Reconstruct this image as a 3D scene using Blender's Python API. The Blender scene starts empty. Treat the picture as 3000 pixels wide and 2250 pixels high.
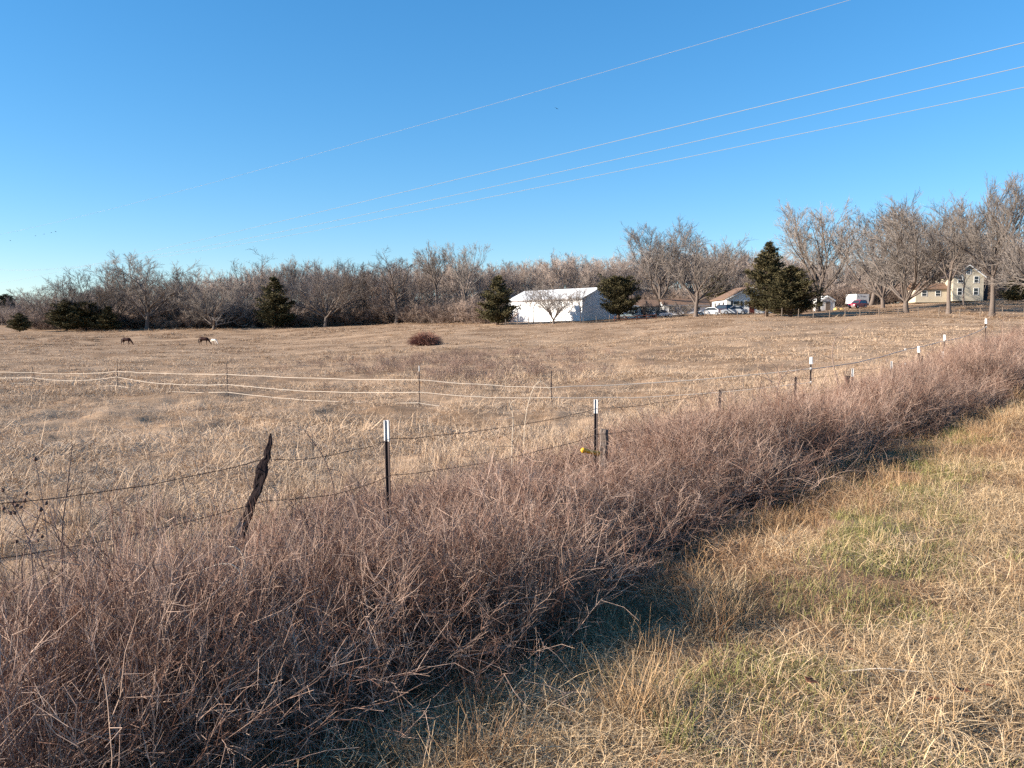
import bpy, math
import numpy as np
from mathutils import Vector, Matrix, Euler

sc = bpy.context.scene
R = math.radians
# ------------------------------------------------------------------ camera
F, UH = 2400.0, 945.0          # focal length and horizon row, in pixels of the 3000 x 2250 photograph
EYE = 1.65
PITCH = math.atan((1125 - UH) / F)
cam_d = bpy.data.cameras.new('camera'); cam = bpy.data.objects.new('camera', cam_d)
sc.collection.objects.link(cam); sc.camera = cam
cam_d.sensor_width = 36; cam_d.lens = 36 * F / 3000
cam_d.clip_start = 0.05; cam_d.clip_end = 6000
cam.location = (0, 0, EYE); cam.rotation_euler = (math.pi / 2 - PITCH, 0, 0)
# ------------------------------------------------------------------ sky and sun
SUN_AZ, SUN_EL = -101.0, 20.0  # degrees clockwise from +Y, degrees up
w = bpy.data.worlds.new('World'); sc.world = w; w.use_nodes = True
nt = w.node_tree
sky = nt.nodes.new('ShaderNodeTexSky'); sky.sky_type = 'NISHITA'; sky.sun_disc = False
sky.sun_elevation = R(SUN_EL); sky.sun_rotation = R(SUN_AZ)
sky.air_density = 1.0; sky.dust_density = 0.0; sky.ozone_density = 6.0; sky.altitude = 0
hs = nt.nodes.new('ShaderNodeHueSaturation'); hs.inputs['Saturation'].default_value = 1.28
gm = nt.nodes.new('ShaderNodeGamma'); gm.inputs['Gamma'].default_value = 0.75
nt.links.new(sky.outputs[0], gm.inputs['Color']); nt.links.new(gm.outputs[0], hs.inputs['Color'])
nt.links.new(hs.outputs[0], nt.nodes['Background'].inputs[0])
nt.nodes['Background'].inputs[1].default_value = 0.121
sd = Vector((math.sin(R(SUN_AZ)) * math.cos(R(SUN_EL)), math.cos(R(SUN_AZ)) * math.cos(R(SUN_EL)), math.sin(R(SUN_EL))))
sl = bpy.data.lights.new('sun', 'SUN'); sl.energy = 5.0; sl.angle = R(0.5); sl.color = (1.0, 0.905, 0.78)
so = bpy.data.objects.new('sun', sl); sc.collection.objects.link(so)
so.rotation_euler = sd.to_track_quat('Z', 'Y').to_euler(); so.location = (-40, -10, 30)
vs = sc.view_settings
vs.view_transform = 'Standard'; vs.look = 'None'; vs.exposure = 1.32; vs.gamma = 1.0; vs.use_curve_mapping = False
sc.cycles.max_bounces = 3; sc.cycles.diffuse_bounces = 2; sc.cycles.transparent_max_bounces = 4
sc.cycles.use_denoising = False
sc.cycles.use_adaptive_sampling = True; sc.cycles.adaptive_threshold = 0.011; sc.cycles.adaptive_min_samples = 12

# ------------------------------------------------------------------ helpers
rng = np.random.default_rng(7)
COL = sc.collection

def tag(o, label=None, cat=None, group=None, kind=None):
    if label: o['label'] = label
    if cat: o['category'] = cat
    if group: o['group'] = group
    if kind: o['kind'] = kind
    return o

def empty(name, loc=(0, 0, 0), rz=0.0, label=None, cat=None, group=None):
    o = bpy.data.objects.new(name, None); COL.objects.link(o)
    o.location = loc; o.rotation_euler = (0, 0, rz); o.empty_display_size = 0.3
    return tag(o, label, cat, group)

def obj(name, me, parent=None, loc=None, rot=None, link=True):
    o = bpy.data.objects.new(name, me)
    if link: COL.objects.link(o)
    if parent is not None: o.parent = parent
    if loc is not None: o.location = loc
    if rot is not None: o.rotation_euler = rot
    return o

class MB:
    """collects vertices / faces (tri + quad arrays) with a per-vertex tint, builds one mesh"""
    def __init__(s): s.v = []; s.q = []; s.t = []; s.c = []; s.n = 0
    def add(s, v, q=None, t=None, tint=0.5):
        v = np.asarray(v, float).reshape(-1, 3)
        if q is not None and len(q): s.q.append(np.asarray(q, int).reshape(-1, 4) + s.n)
        if t is not None and len(t): s.t.append(np.asarray(t, int).reshape(-1, 3) + s.n)
        s.v.append(v); s.c.append(np.broadcast_to(np.asarray(tint, float), (len(v),)).copy()); s.n += len(v)
    def tubes(s, P, Rr, sides=3, tint=0.5, cap=False):
        """P (N,k,3) centre lines, Rr (N,k) radii"""
        P = np.asarray(P, float); Rr = np.asarray(Rr, float)
        if P.ndim == 2: P = P[None]; Rr = Rr[None]
        N, k, _ = P.shape
        if N == 0: return
        T = np.gradient(P, axis=1); T /= np.linalg.norm(T, axis=2, keepdims=True) + 1e-9
        mt = np.abs(T.mean(1, keepdims=True)); up = np.broadcast_to(np.eye(3)[np.argmin(mt, axis=2)], P.shape)
        A = np.cross(T, up); A /= np.linalg.norm(A, axis=2, keepdims=True) + 1e-9
        B = np.cross(T, A)
        th = np.arange(sides) * 2 * math.pi / sides
        V = P[:, :, None] + Rr[:, :, None, None] * (np.cos(th)[None, None, :, None] * A[:, :, None] + np.sin(th)[None, None, :, None] * B[:, :, None])
        i = np.arange(N)[:, None, None] * k * sides; j = np.arange(k - 1)[None, :, None] * sides; a = np.arange(sides)[None, None, :]
        b = (a + 1) % sides
        q = np.stack([i + j + a, i + j + b, i + j + sides + b, i + j + sides + a], -1)
        tt = np.broadcast_to(np.asarray(tint, float).reshape(-1, 1, 1) if np.ndim(tint) == 1 else np.asarray(tint, float), (N, k, sides)) if np.ndim(tint) < 2 else np.repeat(np.asarray(tint)[:, :, None], sides, 2)
        t = None
        if cap:
            tl = []
            for e in (0, k - 1):
                base = np.arange(N)[:, None] * k * sides + e * sides
                for m in range(1, sides - 1):
                    tl.append(np.concatenate([base, base + m, base + m + 1], 1))
            t = np.concatenate(tl)
        s.add(V, q, t, tt.reshape(-1))
    def ribbons(s, P, W, side, tint=0.5):
        """P (N,k,3), W (N,k) half widths, side (N,3) unit"""
        N, k, _ = P.shape
        V = np.stack([P - W[..., None] * side[:, None], P + W[..., None] * side[:, None]], 2)
        i = np.arange(N)[:, None] * k * 2; j = np.arange(k - 1)[None] * 2
        q = np.stack([i + j, i + j + 1, i + j + 3, i + j + 2], -1)
        tt = np.asarray(tint, float)
        tt = np.broadcast_to(tt.reshape(-1, 1, 1) if tt.ndim == 1 else (tt[:, :, None] if tt.ndim == 2 else tt), (N, k, 2))
        s.add(V, q, None, tt.reshape(-1))
    def box(s, x0, x1, y0, y1, z0, z1, tint=0.5):
        v = [(x, y, z) for z in (z0, z1) for y in (y0, y1) for x in (x0, x1)]
        s.add(v, [(0, 2, 3, 1), (4, 5, 7, 6), (0, 1, 5, 4), (2, 6, 7, 3), (0, 4, 6, 2), (1, 3, 7, 5)], None, tint)
    def prism(s, prof, axis, a, b, tint=0.5):
        """polygon prof of 2-D points extruded along axis 'x','y' or 'z' from a to b"""
        n = len(prof); V = []
        for h in (a, b):
            for p in prof:
                V.append({'x': (h, p[0], p[1]), 'y': (p[0], h, p[1]), 'z': (p[0], p[1], h)}[axis])
        t = [(0, m, m + 1) for m in range(1, n - 1)] + [(n, n + m + 1, n + m) for m in range(1, n - 1)]
        s.add(V, [(m, n + m, n + (m + 1) % n, (m + 1) % n) for m in range(n)], t, tint)
    def mesh(s, name, mat, smooth=False):
        V = np.concatenate(s.v); Q = np.concatenate(s.q) if s.q else np.zeros((0, 4), int)
        T = np.concatenate(s.t) if s.t else np.zeros((0, 3), int)
        me = bpy.data.meshes.new(name)
        me.vertices.add(len(V)); me.vertices.foreach_set('co', V.astype(np.float32).ravel())
        nl = Q.size + T.size; npol = len(Q) + len(T)
        me.loops.add(nl); me.loops.foreach_set('vertex_index', np.concatenate([Q.ravel(), T.ravel()]).astype(np.int32))
        me.polygons.add(npol)
        st = np.concatenate([np.arange(len(Q)) * 4, Q.size + np.arange(len(T)) * 3]).astype(np.int32)
        me.polygons.foreach_set('loop_start', st)
        me.polygons.foreach_set('use_smooth', np.full(npol, bool(smooth)))
        at = me.attributes.new('tint', 'FLOAT', 'POINT'); at.data.foreach_set('value', np.concatenate(s.c).astype(np.float32))
        me.update(calc_edges=True); me.validate()
        if mat is not None: me.materials.append(mat)
        return me
    def build(s, name, mat, parent=None, loc=None, rot=None, smooth=False):
        return obj(name, s.mesh(name, mat, smooth), parent, loc, rot)

def vnoise(x, y, seed=0):
    x = np.asarray(x, float); y = np.asarray(y, float)
    xi = np.floor(x).astype(int); yi = np.floor(y).astype(int); fx = x - xi; fy = y - yi
    fx = fx * fx * (3 - 2 * fx); fy = fy * fy * (3 - 2 * fy)
    def h(a, b):
        n = (a * 374761393 + b * 668265263 + seed * 974711) & 0x7fffffff
        n = ((n ^ (n >> 13)) * 1274126177) & 0x7fffffff
        return ((n ^ (n >> 16)) & 0xffff) / 65535.0
    return (h(xi, yi) * (1 - fx) + h(xi + 1, yi) * fx) * (1 - fy) + (h(xi, yi + 1) * (1 - fx) + h(xi + 1, yi + 1) * fx) * fy

def sstep(x, a, b):
    t = np.clip((np.asarray(x, float) - a) / (b - a), 0, 1); return t * t * (3 - 2 * t)

# ------------------------------------------------------------------ materials
def mat(name, cols, rough=0.85, spec=0.15, scale=None, rnd=0.0, noise=0.0, bump=0.0, metal=0.0, coords='Object', transl=0.0, stretch=None):
    """cols: one colour, or a list along the per-vertex tint; rnd: per-object value variation; noise: patchy value variation"""
    m = bpy.data.materials.new(name); m.use_nodes = True
    n, l = m.node_tree.nodes, m.node_tree.links
    b = n['Principled BSDF']; b.inputs['Roughness'].default_value = rough
    b.inputs['Specular IOR Level'].default_value = spec; b.inputs['Metallic'].default_value = metal
    if isinstance(cols[0], (int, float)): cols = [cols]
    if len(cols) == 1:
        rgb = n.new('ShaderNodeRGB'); rgb.outputs[0].default_value = (*cols[0], 1); out = rgb.outputs[0]
    else:
        at = n.new('ShaderNodeAttribute'); at.attribute_name = 'tint'
        cr = n.new('ShaderNodeValToRGB'); e = cr.color_ramp.elements
        while len(e) < len(cols): e.new(0.5)
        for i, c in enumerate(cols): e[i].position = i / (len(cols) - 1); e[i].color = (*c, 1)
        l.new(at.outputs['Fac'], cr.inputs[0]); out = cr.outputs[0]
    if rnd or noise:
        hsv = n.new('ShaderNodeHueSaturation'); l.new(out, hsv.inputs['Color']); out = hsv.outputs[0]
        val = n.new('ShaderNodeMath'); val.operation = 'MULTIPLY_ADD'; val.inputs[0].default_value = 0.5; val.inputs[1].default_value = 2 * rnd; val.inputs[2].default_value = 1 - rnd
        oi = n.new('ShaderNodeObjectInfo'); l.new(oi.outputs['Random'], val.inputs[0]); vo = val.outputs[0]
        if noise:
            tc = n.new('ShaderNodeTexCoord'); nz = n.new('ShaderNodeTexNoise'); nz.inputs['Scale'].default_value = scale or 3; nz.inputs['Detail'].default_value = 6
            src = tc.outputs[coords]
            if stretch:
                mp = n.new('ShaderNodeMapping'); mp.inputs['Scale'].default_value = stretch; l.new(src, mp.inputs[0]); src = mp.outputs[0]
            l.new(src, nz.inputs['Vector'])
            ma = n.new('ShaderNodeMath'); ma.operation = 'MULTIPLY_ADD'; ma.inputs[1].default_value = 4 * noise; ma.inputs[2].default_value = 1 - 2 * noise
            l.new(nz.outputs['Fac'], ma.inputs[0])
            mu = n.new('ShaderNodeMath'); mu.operation = 'MULTIPLY'; l.new(vo, mu.inputs[0]); l.new(ma.outputs[0], mu.inputs[1]); vo = mu.outputs[0]
            if bump:
                bp = n.new('ShaderNodeBump'); bp.inputs['Strength'].default_value = bump; bp.inputs['Distance'].default_value = 0.02
                l.new(nz.outputs['Fac'], bp.inputs['Height']); l.new(bp.outputs[0], b.inputs['Normal'])
        l.new(vo, hsv.inputs['Value'])
    l.new(out, b.inputs['Base Color'])
    if transl:
        tr = n.new('ShaderNodeBsdfTranslucent'); l.new(out, tr.inputs['Color'])
        mx = n.new('ShaderNodeMixShader'); mx.inputs[0].default_value = transl
        l.new(b.outputs[0], mx.inputs[1]); l.new(tr.outputs[0], mx.inputs[2]); l.new(mx.outputs[0], n['Material Output'].inputs[0])
    return m

STRAW = [(0.30, 0.19, 0.115), (0.52, 0.37, 0.245), (0.65, 0.49, 0.345)]
M_field = mat('field_grass', STRAW, rnd=0.16)
M_straw = mat('verge_straw', [(0.17, 0.10, 0.048), (0.42, 0.28, 0.15), (0.70, 0.52, 0.32)], rnd=0.18)
M_strawb = mat('brown_verge_straw', [(0.11, 0.048, 0.020), (0.28, 0.155, 0.078), (0.52, 0.355, 0.215)], rnd=0.18)  # dead brown grass, reddened and set thicker towards the hedge to warm its shade
M_tuft = mat('rust_tuft', [(0.22, 0.12, 0.055), (0.45, 0.28, 0.14), (0.6, 0.42, 0.25)], rnd=0.15)
M_green = mat('green_blades', [(0.11, 0.108, 0.030), (0.22, 0.208, 0.066), (0.37, 0.33, 0.14)], rnd=0.2)
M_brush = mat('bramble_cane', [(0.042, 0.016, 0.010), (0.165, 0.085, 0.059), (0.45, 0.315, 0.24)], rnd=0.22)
M_weed = mat('dead_weed', [(0.09, 0.05, 0.035), (0.22, 0.14, 0.11), (0.36, 0.26, 0.2)], rnd=0.2)
M_pale = mat('pale_blade', [(0.45, 0.34, 0.24), (0.72, 0.6, 0.46)], rnd=0.1)
M_bark = mat('bark', [(0.075, 0.055, 0.045), (0.15, 0.118, 0.098), (0.22, 0.18, 0.155)], rnd=0.15, noise=0.15, scale=2.0)
M_twig = mat('twigs', [(0.125, 0.104, 0.088), (0.195, 0.163, 0.139), (0.265, 0.225, 0.196)], rnd=0.18)
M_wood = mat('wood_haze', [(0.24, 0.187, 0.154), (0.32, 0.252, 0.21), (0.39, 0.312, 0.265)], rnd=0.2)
M_cedar = mat('cedar_foliage', [(0.030, 0.027, 0.012), (0.080, 0.069, 0.032), (0.165, 0.132, 0.068)], rnd=0.2)
M_cbark = mat('cedar_bark', (0.07, 0.045, 0.035))
M_under = mat('undergrowth', [(0.085, 0.058, 0.045), (0.21, 0.15, 0.117), (0.33, 0.25, 0.2)], rnd=0.25)
M_pile = mat('red_twigs', [(0.10, 0.042, 0.03), (0.24, 0.115, 0.085), (0.36, 0.2, 0.15)])
M_soil = None

# ------------------------------------------------------------------ terrain
RD = np.array([0.621, 0.784]); RD /= np.linalg.norm(RD)      # along the road
NL = np.array([-RD[1], RD[0]])                                # from the road to the field
UC = np.array([0, 750, 1500, 2250, 3000, 3700.])
DC = np.array([6, 12, 20, 30, 45, 60, 80, 100, 130, 150, 170, 200, 230, 300, 600, 3000.])
TZ = np.array([
    [-.35, -.55, -.85, -1.05, -1.35, -1.6, -1.85, -2.05, -2.45, -2.75, -2.2, -.8, .0, .5, 1.2, 4],
    [-.35, -.5, -.75, -.98, -1.25, -1.45, -1.7, -1.9, -2.2, -2.25, -1.6, -.1, .6, 1.0, 1.6, 4],
    [-.35, -.45, -.6, -.72, -.8, -.8, -.72, -.55, .5, 1.4, 1.85, 2.4, 2.7, 3, 3, 5],
    [-.33, -.35, -.40, -.30, .0, .35, .95, 1.65, 2.75, 3.35, 3.9, 4.8, 5.2, 5.8, 6, 7],
    [-.30, -.25, -.10, .10, .5, .9, 1.45, 2.0, 3.9, 5.5, 6.5, 7.2, 7.5, 8, 8, 9],
    [-.30, -.2, 0, .25, .6, 1.0, 1.6, 2.2, 4.1, 5.7, 6.7, 7.4, 7.7, 8, 8, 9]])
AC = np.arctan((UC - 1500) / F)
LD = np.log(DC)

def gz(x, y, rough=True):
    x = np.asarray(x, float); y = np.asarray(y, float)
    shp = np.broadcast(x, y).shape
    x = np.broadcast_to(x, shp).ravel(); y = np.broadcast_to(y, shp).ravel()
    r = np.hypot(x, y); az = np.arctan2(x, y); a = np.clip(az, AC[0] - .15, AC[-1])
    d = np.maximum(r * np.cos(a), 0.01)
    ld = np.clip(np.log(d), LD[0], LD[-1])
    i = np.clip(np.searchsorted(LD, ld) - 1, 0, len(LD) - 2); f = (ld - LD[i]) / (LD[i + 1] - LD[i])
    ac = np.clip(a, AC[0], AC[-1] - 1e-6); j = np.clip(np.searchsorted(AC, ac) - 1, 0, len(AC) - 2); g = (ac - AC[j]) / (AC[j + 1] - AC[j])
    g = g * g * (3 - 2 * g) * .5 + g * .5
    zt = (TZ[j, i] * (1 - f) + TZ[j, i + 1] * f) * (1 - g) + (TZ[j + 1, i] * (1 - f) + TZ[j + 1, i + 1] * f) * g
    q = x * NL[0] + y * NL[1]; t = x * RD[0] + y * RD[1]
    zr = -.28 * sstep(q, 1.4, 3.3) - .06 * sstep(q, 3.3, 6)
    zr = zr + np.interp(t, [-50, 20, 40, 80, 150, 3000], [0, 0, .35, 1.3, 3.4, 6])
    wq = sstep(q, 4.5, 11)
    z = zr * (1 - wq) + zt * wq
    if rough:
        amp = sstep(q, 4, 9) * np.interp(r, [0, 30, 120, 600], [.10, .18, .45, .5])
        z = z + amp * ((vnoise(x / 9, y / 9, 1) - .5) * .8 + (vnoise(x / 3.5, y / 3.5, 2) - .5) * .35) * sstep(r, 3, 12)
        z = z + .22 * (vnoise(x / 1.1, y / 1.1, 5) - .5) * sstep(q, 6, 9) * (1 - sstep(r, 60, 160)) + .10 * (vnoise(x / .45, y / .45, 6) - .5) * sstep(q, 6, 8) * (r < 35)
        z = z + .07 * (vnoise(x / .7, y / .7, 7) - .5) * (q < 3.2)
        z = z + .05 * (vnoise(x / .9, y / .9, 3) - .5) + .03 * (vnoise(x / .35, y / .35, 4) - .5) * (r < 40)
    return z.reshape(shp) if shp else float(z[0])

def ray(u, v):
    fw = np.array([0, math.cos(PITCH), -math.sin(PITCH)]); up = np.array([0, math.sin(PITCH), math.cos(PITCH)])
    return np.array([1., 0, 0]) * (u - 1500) + up * (1125 - v) + fw * F

def at_depth(u, v, Z):
    """point on the pixel's ray at ground distance Z (metres along +Y)"""
    d = ray(u, v); return np.array([0, 0, EYE]) + d * (Z / d[1])

def on_ground(u, Z, v=945):
    p = at_depth(u, v, Z); return np.array([p[0], Z, gz(p[0], Z)])

def project(p):
    p = np.asarray(p, float) - np.array([0, 0, EYE])
    cz = p[..., 1] * math.cos(PITCH) - p[..., 2] * math.sin(PITCH)
    cy = p[..., 1] * math.sin(PITCH) + p[..., 2] * math.cos(PITCH)
    cz = np.where(np.abs(cz) < 1e-3, 1e-3, cz)
    return 1500 + F * p[..., 0] / cz, 1125 - F * cy / cz, cz

def ground_mat():
    m = bpy.data.materials.new('ground_thatch'); m.use_nodes = True
    n, l = m.node_tree.nodes, m.node_tree.links; b = n['Principled BSDF']
    b.inputs['Roughness'].default_value = 0.95; b.inputs['Specular IOR Level'].default_value = 0.05
    tc = n.new('ShaderNodeTexCoord')
    n1 = n.new('ShaderNodeTexNoise'); n1.inputs['Scale'].default_value = 0.15; n1.inputs['Detail'].default_value = 5
    n2 = n.new('ShaderNodeTexNoise'); n2.inputs['Scale'].default_value = 2.5; n2.inputs['Detail'].default_value = 8
    for q in (n1, n2): l.new(tc.outputs['Object'], q.inputs['Vector'])
    n3 = n.new('ShaderNodeTexNoise'); n3.inputs['Scale'].default_value = 45; n3.inputs['Detail'].default_value = 6; l.new(tc.outputs['Object'], n3.inputs['Vector'])
    ad = n.new('ShaderNodeMath'); ad.operation = 'MULTIPLY_ADD'; ad.inputs[1].default_value = 1.0; l.new(n3.outputs['Fac'], ad.inputs[0]); l.new(n2.outputs['Fac'], ad.inputs[2])
    hf = n.new('ShaderNodeMath'); hf.operation = 'MULTIPLY'; hf.inputs[1].default_value = .5; l.new(ad.outputs[0], hf.inputs[0])
    bp = n.new('ShaderNodeBump'); bp.inputs['Strength'].default_value = .8; bp.inputs['Distance'].default_value = .03; l.new(hf.outputs[0], bp.inputs['Height']); l.new(bp.outputs[0], b.inputs['Normal'])
    c1 = n.new('ShaderNodeValToRGB'); e = c1.color_ramp.elements
    e[0].position = .35; e[0].color = (0.27, 0.18, 0.115, 1); e[1].position = .65; e[1].color = (0.50, 0.36, 0.245, 1)
    l.new(n1.outputs['Fac'], c1.inputs[0])
    c2 = n.new('ShaderNodeValToRGB'); e = c2.color_ramp.elements
    e[0].position = .3; e[0].color = (0.5, 0.45, 0.4, 1); e[1].position = .7; e[1].color = (1.15, 1.1, 1.05, 1)
    l.new(hf.outputs[0], c2.inputs[0])
    mx = n.new('ShaderNodeMix'); mx.data_type = 'RGBA'; mx.blend_type = 'MULTIPLY'; mx.inputs['Factor'].default_value = 1
    l.new(c1.outputs[0], mx.inputs['A']); l.new(c2.outputs[0], mx.inputs['B']); 
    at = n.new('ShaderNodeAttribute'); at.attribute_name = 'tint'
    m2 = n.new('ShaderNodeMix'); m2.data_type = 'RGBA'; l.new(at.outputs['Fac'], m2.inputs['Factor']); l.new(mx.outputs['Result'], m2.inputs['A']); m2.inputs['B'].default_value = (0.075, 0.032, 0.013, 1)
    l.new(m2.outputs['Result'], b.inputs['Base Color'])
    return m
M_soil = ground_mat()

def make_ground():
    fine = np.arange(-46, 46.01, 0.3); coarse = np.arange(50, 311, 5.0)
    A = np.radians(np.concatenate([fine, coarse])); nA = len(A)
    rr = np.concatenate([[0.15], np.geomspace(0.5, 400, 420), np.geomspace(430, 3000, 30)])
    X = rr[:, None] * np.sin(A)[None]; Y = rr[:, None] * np.cos(A)[None]; Z = gz(X, Y)
    V = np.stack([X, Y, Z], -1).reshape(-1, 3)
    i = np.arange(len(rr) - 1)[:, None] * nA; a = np.arange(nA)[None]; b = (a + 1) % nA
    q = np.stack([i + a, i + nA + a, i + nA + b, i + b], -1).reshape(-1, 4)
    qq = V[:, 0] * NL[0] + V[:, 1] * NL[1]; tn = np.maximum(sstep(qq, 2.2, 3.3) * (1 - sstep(qq, 5.2, 6.6)), .45 * (qq < 3.4))  # verge soil brown; under the hedge darkened further to deepen its shade
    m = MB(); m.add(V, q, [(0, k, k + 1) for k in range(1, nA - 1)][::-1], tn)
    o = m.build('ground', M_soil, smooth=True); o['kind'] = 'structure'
make_ground()

# ------------------------------------------------------------------ scatter (for stuff that nobody could count)
def scatter(name, protos, pts, rotz, scl, idx, label, cat, tilt=None):
    """one stuff object: instances of the proto meshes on the points"""
    col = bpy.data.collections.new(name + '_kinds')
    for k, me in enumerate(protos):
        col.objects.link(bpy.data.objects.new('%s_kind_%02d' % (name, k), me))
    n = len(pts)
    me = bpy.data.meshes.new(name); me.vertices.add(n); me.vertices.foreach_set('co', np.asarray(pts, np.float32).ravel())
    rot = np.zeros((n, 3), np.float32); rot[:, 2] = rotz
    if tilt is not None: rot[:, :2] = tilt
    s3 = np.asarray(scl, np.float32); s3 = np.repeat(s3[:, None], 3, 1) if s3.ndim == 1 else s3
    a = me.attributes.new('rot', 'FLOAT_VECTOR', 'POINT'); a.data.foreach_set('vector', rot.ravel())
    a = me.attributes.new('scl', 'FLOAT_VECTOR', 'POINT'); a.data.foreach_set('vector', s3.ravel())
    a = me.attributes.new('idx', 'INT', 'POINT'); a.data.foreach_set('value', np.asarray(idx, np.int32))
    o = obj(name, me); tag(o, label, cat, kind='stuff')
    g = bpy.data.node_groups.new(name, 'GeometryNodeTree')
    g.interface.new_socket('Geometry', in_out='INPUT', socket_type='NodeSocketGeometry')
    g.interface.new_socket('Geometry', in_out='OUTPUT', socket_type='NodeSocketGeometry')
    N, L = g.nodes, g.links
    gi = N.new('NodeGroupInput'); go = N.new('NodeGroupOutput')
    ip = N.new('GeometryNodeInstanceOnPoints'); ci = N.new('GeometryNodeCollectionInfo')
    ci.inputs['Collection'].default_value = col; ci.inputs['Separate Children'].default_value = True; ci.inputs['Reset Children'].default_value = True
    ip.inputs['Pick Instance'].default_value = True
    def na(nm, ty):
        q = N.new('GeometryNodeInputNamedAttribute'); q.data_type = ty; q.inputs['Name'].default_value = nm
        return [s for s in q.outputs if s.name == 'Attribute' and s.enabled][0]
    er = N.new('FunctionNodeEulerToRotation')
    L.new(gi.outputs[0], ip.inputs['Points']); L.new(ci.outputs[0], ip.inputs['Instance'])
    L.new(na('idx', 'INT'), ip.inputs['Instance Index'])
    L.new(na('rot', 'FLOAT_VECTOR'), er.inputs[0]); L.new(er.outputs[0], ip.inputs['Rotation'])
    L.new(na('scl', 'FLOAT_VECTOR'), ip.inputs['Scale']); L.new(ip.outputs[0], go.inputs[0])
    md = o.modifiers.new('scatter', 'NODES'); md.node_group = g
    return o

def in_view(x, y, margin=350, near=1.2):
    z = np.zeros_like(x); u, v, d = project(np.stack([x, y, z], -1))
    return (d > near) & (u > -margin) & (u < 3000 + margin)

# ------------------------------------------------------------------ grass / cane prototypes
def blades(m, r, n, pos, length, lean, width, tint, k=4, curl=0.6, coh=None):
    """n upright / leaning / lying blades. pos radius, length (a,b), lean angle from vertical (a,b) deg"""
    ph = r.uniform(0, 2 * math.pi, n); rad = pos * np.sqrt(r.uniform(0, 1, n))
    base = np.stack([rad * np.cos(ph), rad * np.sin(ph), np.zeros(n)], -1)
    az = r.uniform(0, 2 * math.pi, n) if coh is None else r.uniform(0, 6.28) + r.normal(0, coh, n) + 1.2 * (base[:, 0] + base[:, 1]) / pos; L = r.uniform(*length, n); th0 = np.radians(r.uniform(*lean, n))
    tw = r.normal(0, .35, n)
    P = np.zeros((n, k, 3)); P[:, 0] = base; cv = np.radians(r.uniform(0, 70, n)) * curl
    for i in range(1, k):
        th = th0 + cv * (i - .5) / (k - 1)
        st = L / (k - 1)
        a_ = az + tw * i
        P[:, i, 0] = P[:, i - 1, 0] + st * np.sin(th) * np.cos(a_); P[:, i, 1] = P[:, i - 1, 1] + st * np.sin(th) * np.sin(a_)
        P[:, i, 2] = P[:, i - 1, 2] + st * np.cos(th)
    W = r.uniform(*width, n)[:, None] * np.linspace(1, .25, k)[None] * .5
    rot = r.uniform(-.6, .6, n)
    side = np.stack([-np.sin(az + rot), np.cos(az + rot), r.uniform(-.4, .4, n)], -1); side /= np.linalg.norm(side, axis=1, keepdims=True)
    t = np.clip(r.uniform(*tint, n)[:, None] + np.linspace(-.15, .15, k)[None], 0, 1)
    m.ribbons(P, W, side, t); return P

def field_patch(seed, size, n, hgt, width, up=12):
    r = np.random.default_rng(seed); m = MB()
    blades(m, r, n, size, hgt, (45, 88), width, (.1, .95), k=5, curl=.9, coh=.7)
    if up: blades(m, r, n // up, size, (hgt[0], hgt[1] * 1.1), (0, 45), width, (.1, .8), k=4, curl=.6)
    blades(m, r, n // 2, size, (hgt[0], hgt[1] * .9), (72, 94), width, (.3, 1.), k=4, curl=.2, coh=.5)
    return m.mesh('field_patch', M_field)

def mat_patch(seed, M=None):
    r = np.random.default_rng(seed); m = MB()
    P = blades(m, r, 300, .46, (.06, .22), (62, 90), (.0022, .0048), (.2, 1.), k=5, curl=.35, coh=.75)
    blades(m, r, 36, .46, (.12, .34), (70, 92), (.0025, .005), (.6, 1.), k=4, curl=.2)
    blades(m, r, 190, .45, (.05, .15), (8, 65), (.002, .004), (.2, .95), k=4, curl=1.1)
    return m.mesh('straw_mat', M or M_straw)

def tuft(seed, n, pos, hgt, width, M, lean=(0, 42), tint=(.1, .95)):
    r = np.random.default_rng(seed); m = MB()
    blades(m, r, n, pos, hgt, lean, width, tint, k=4, curl=.8); return m.mesh('tuft', M)

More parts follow.
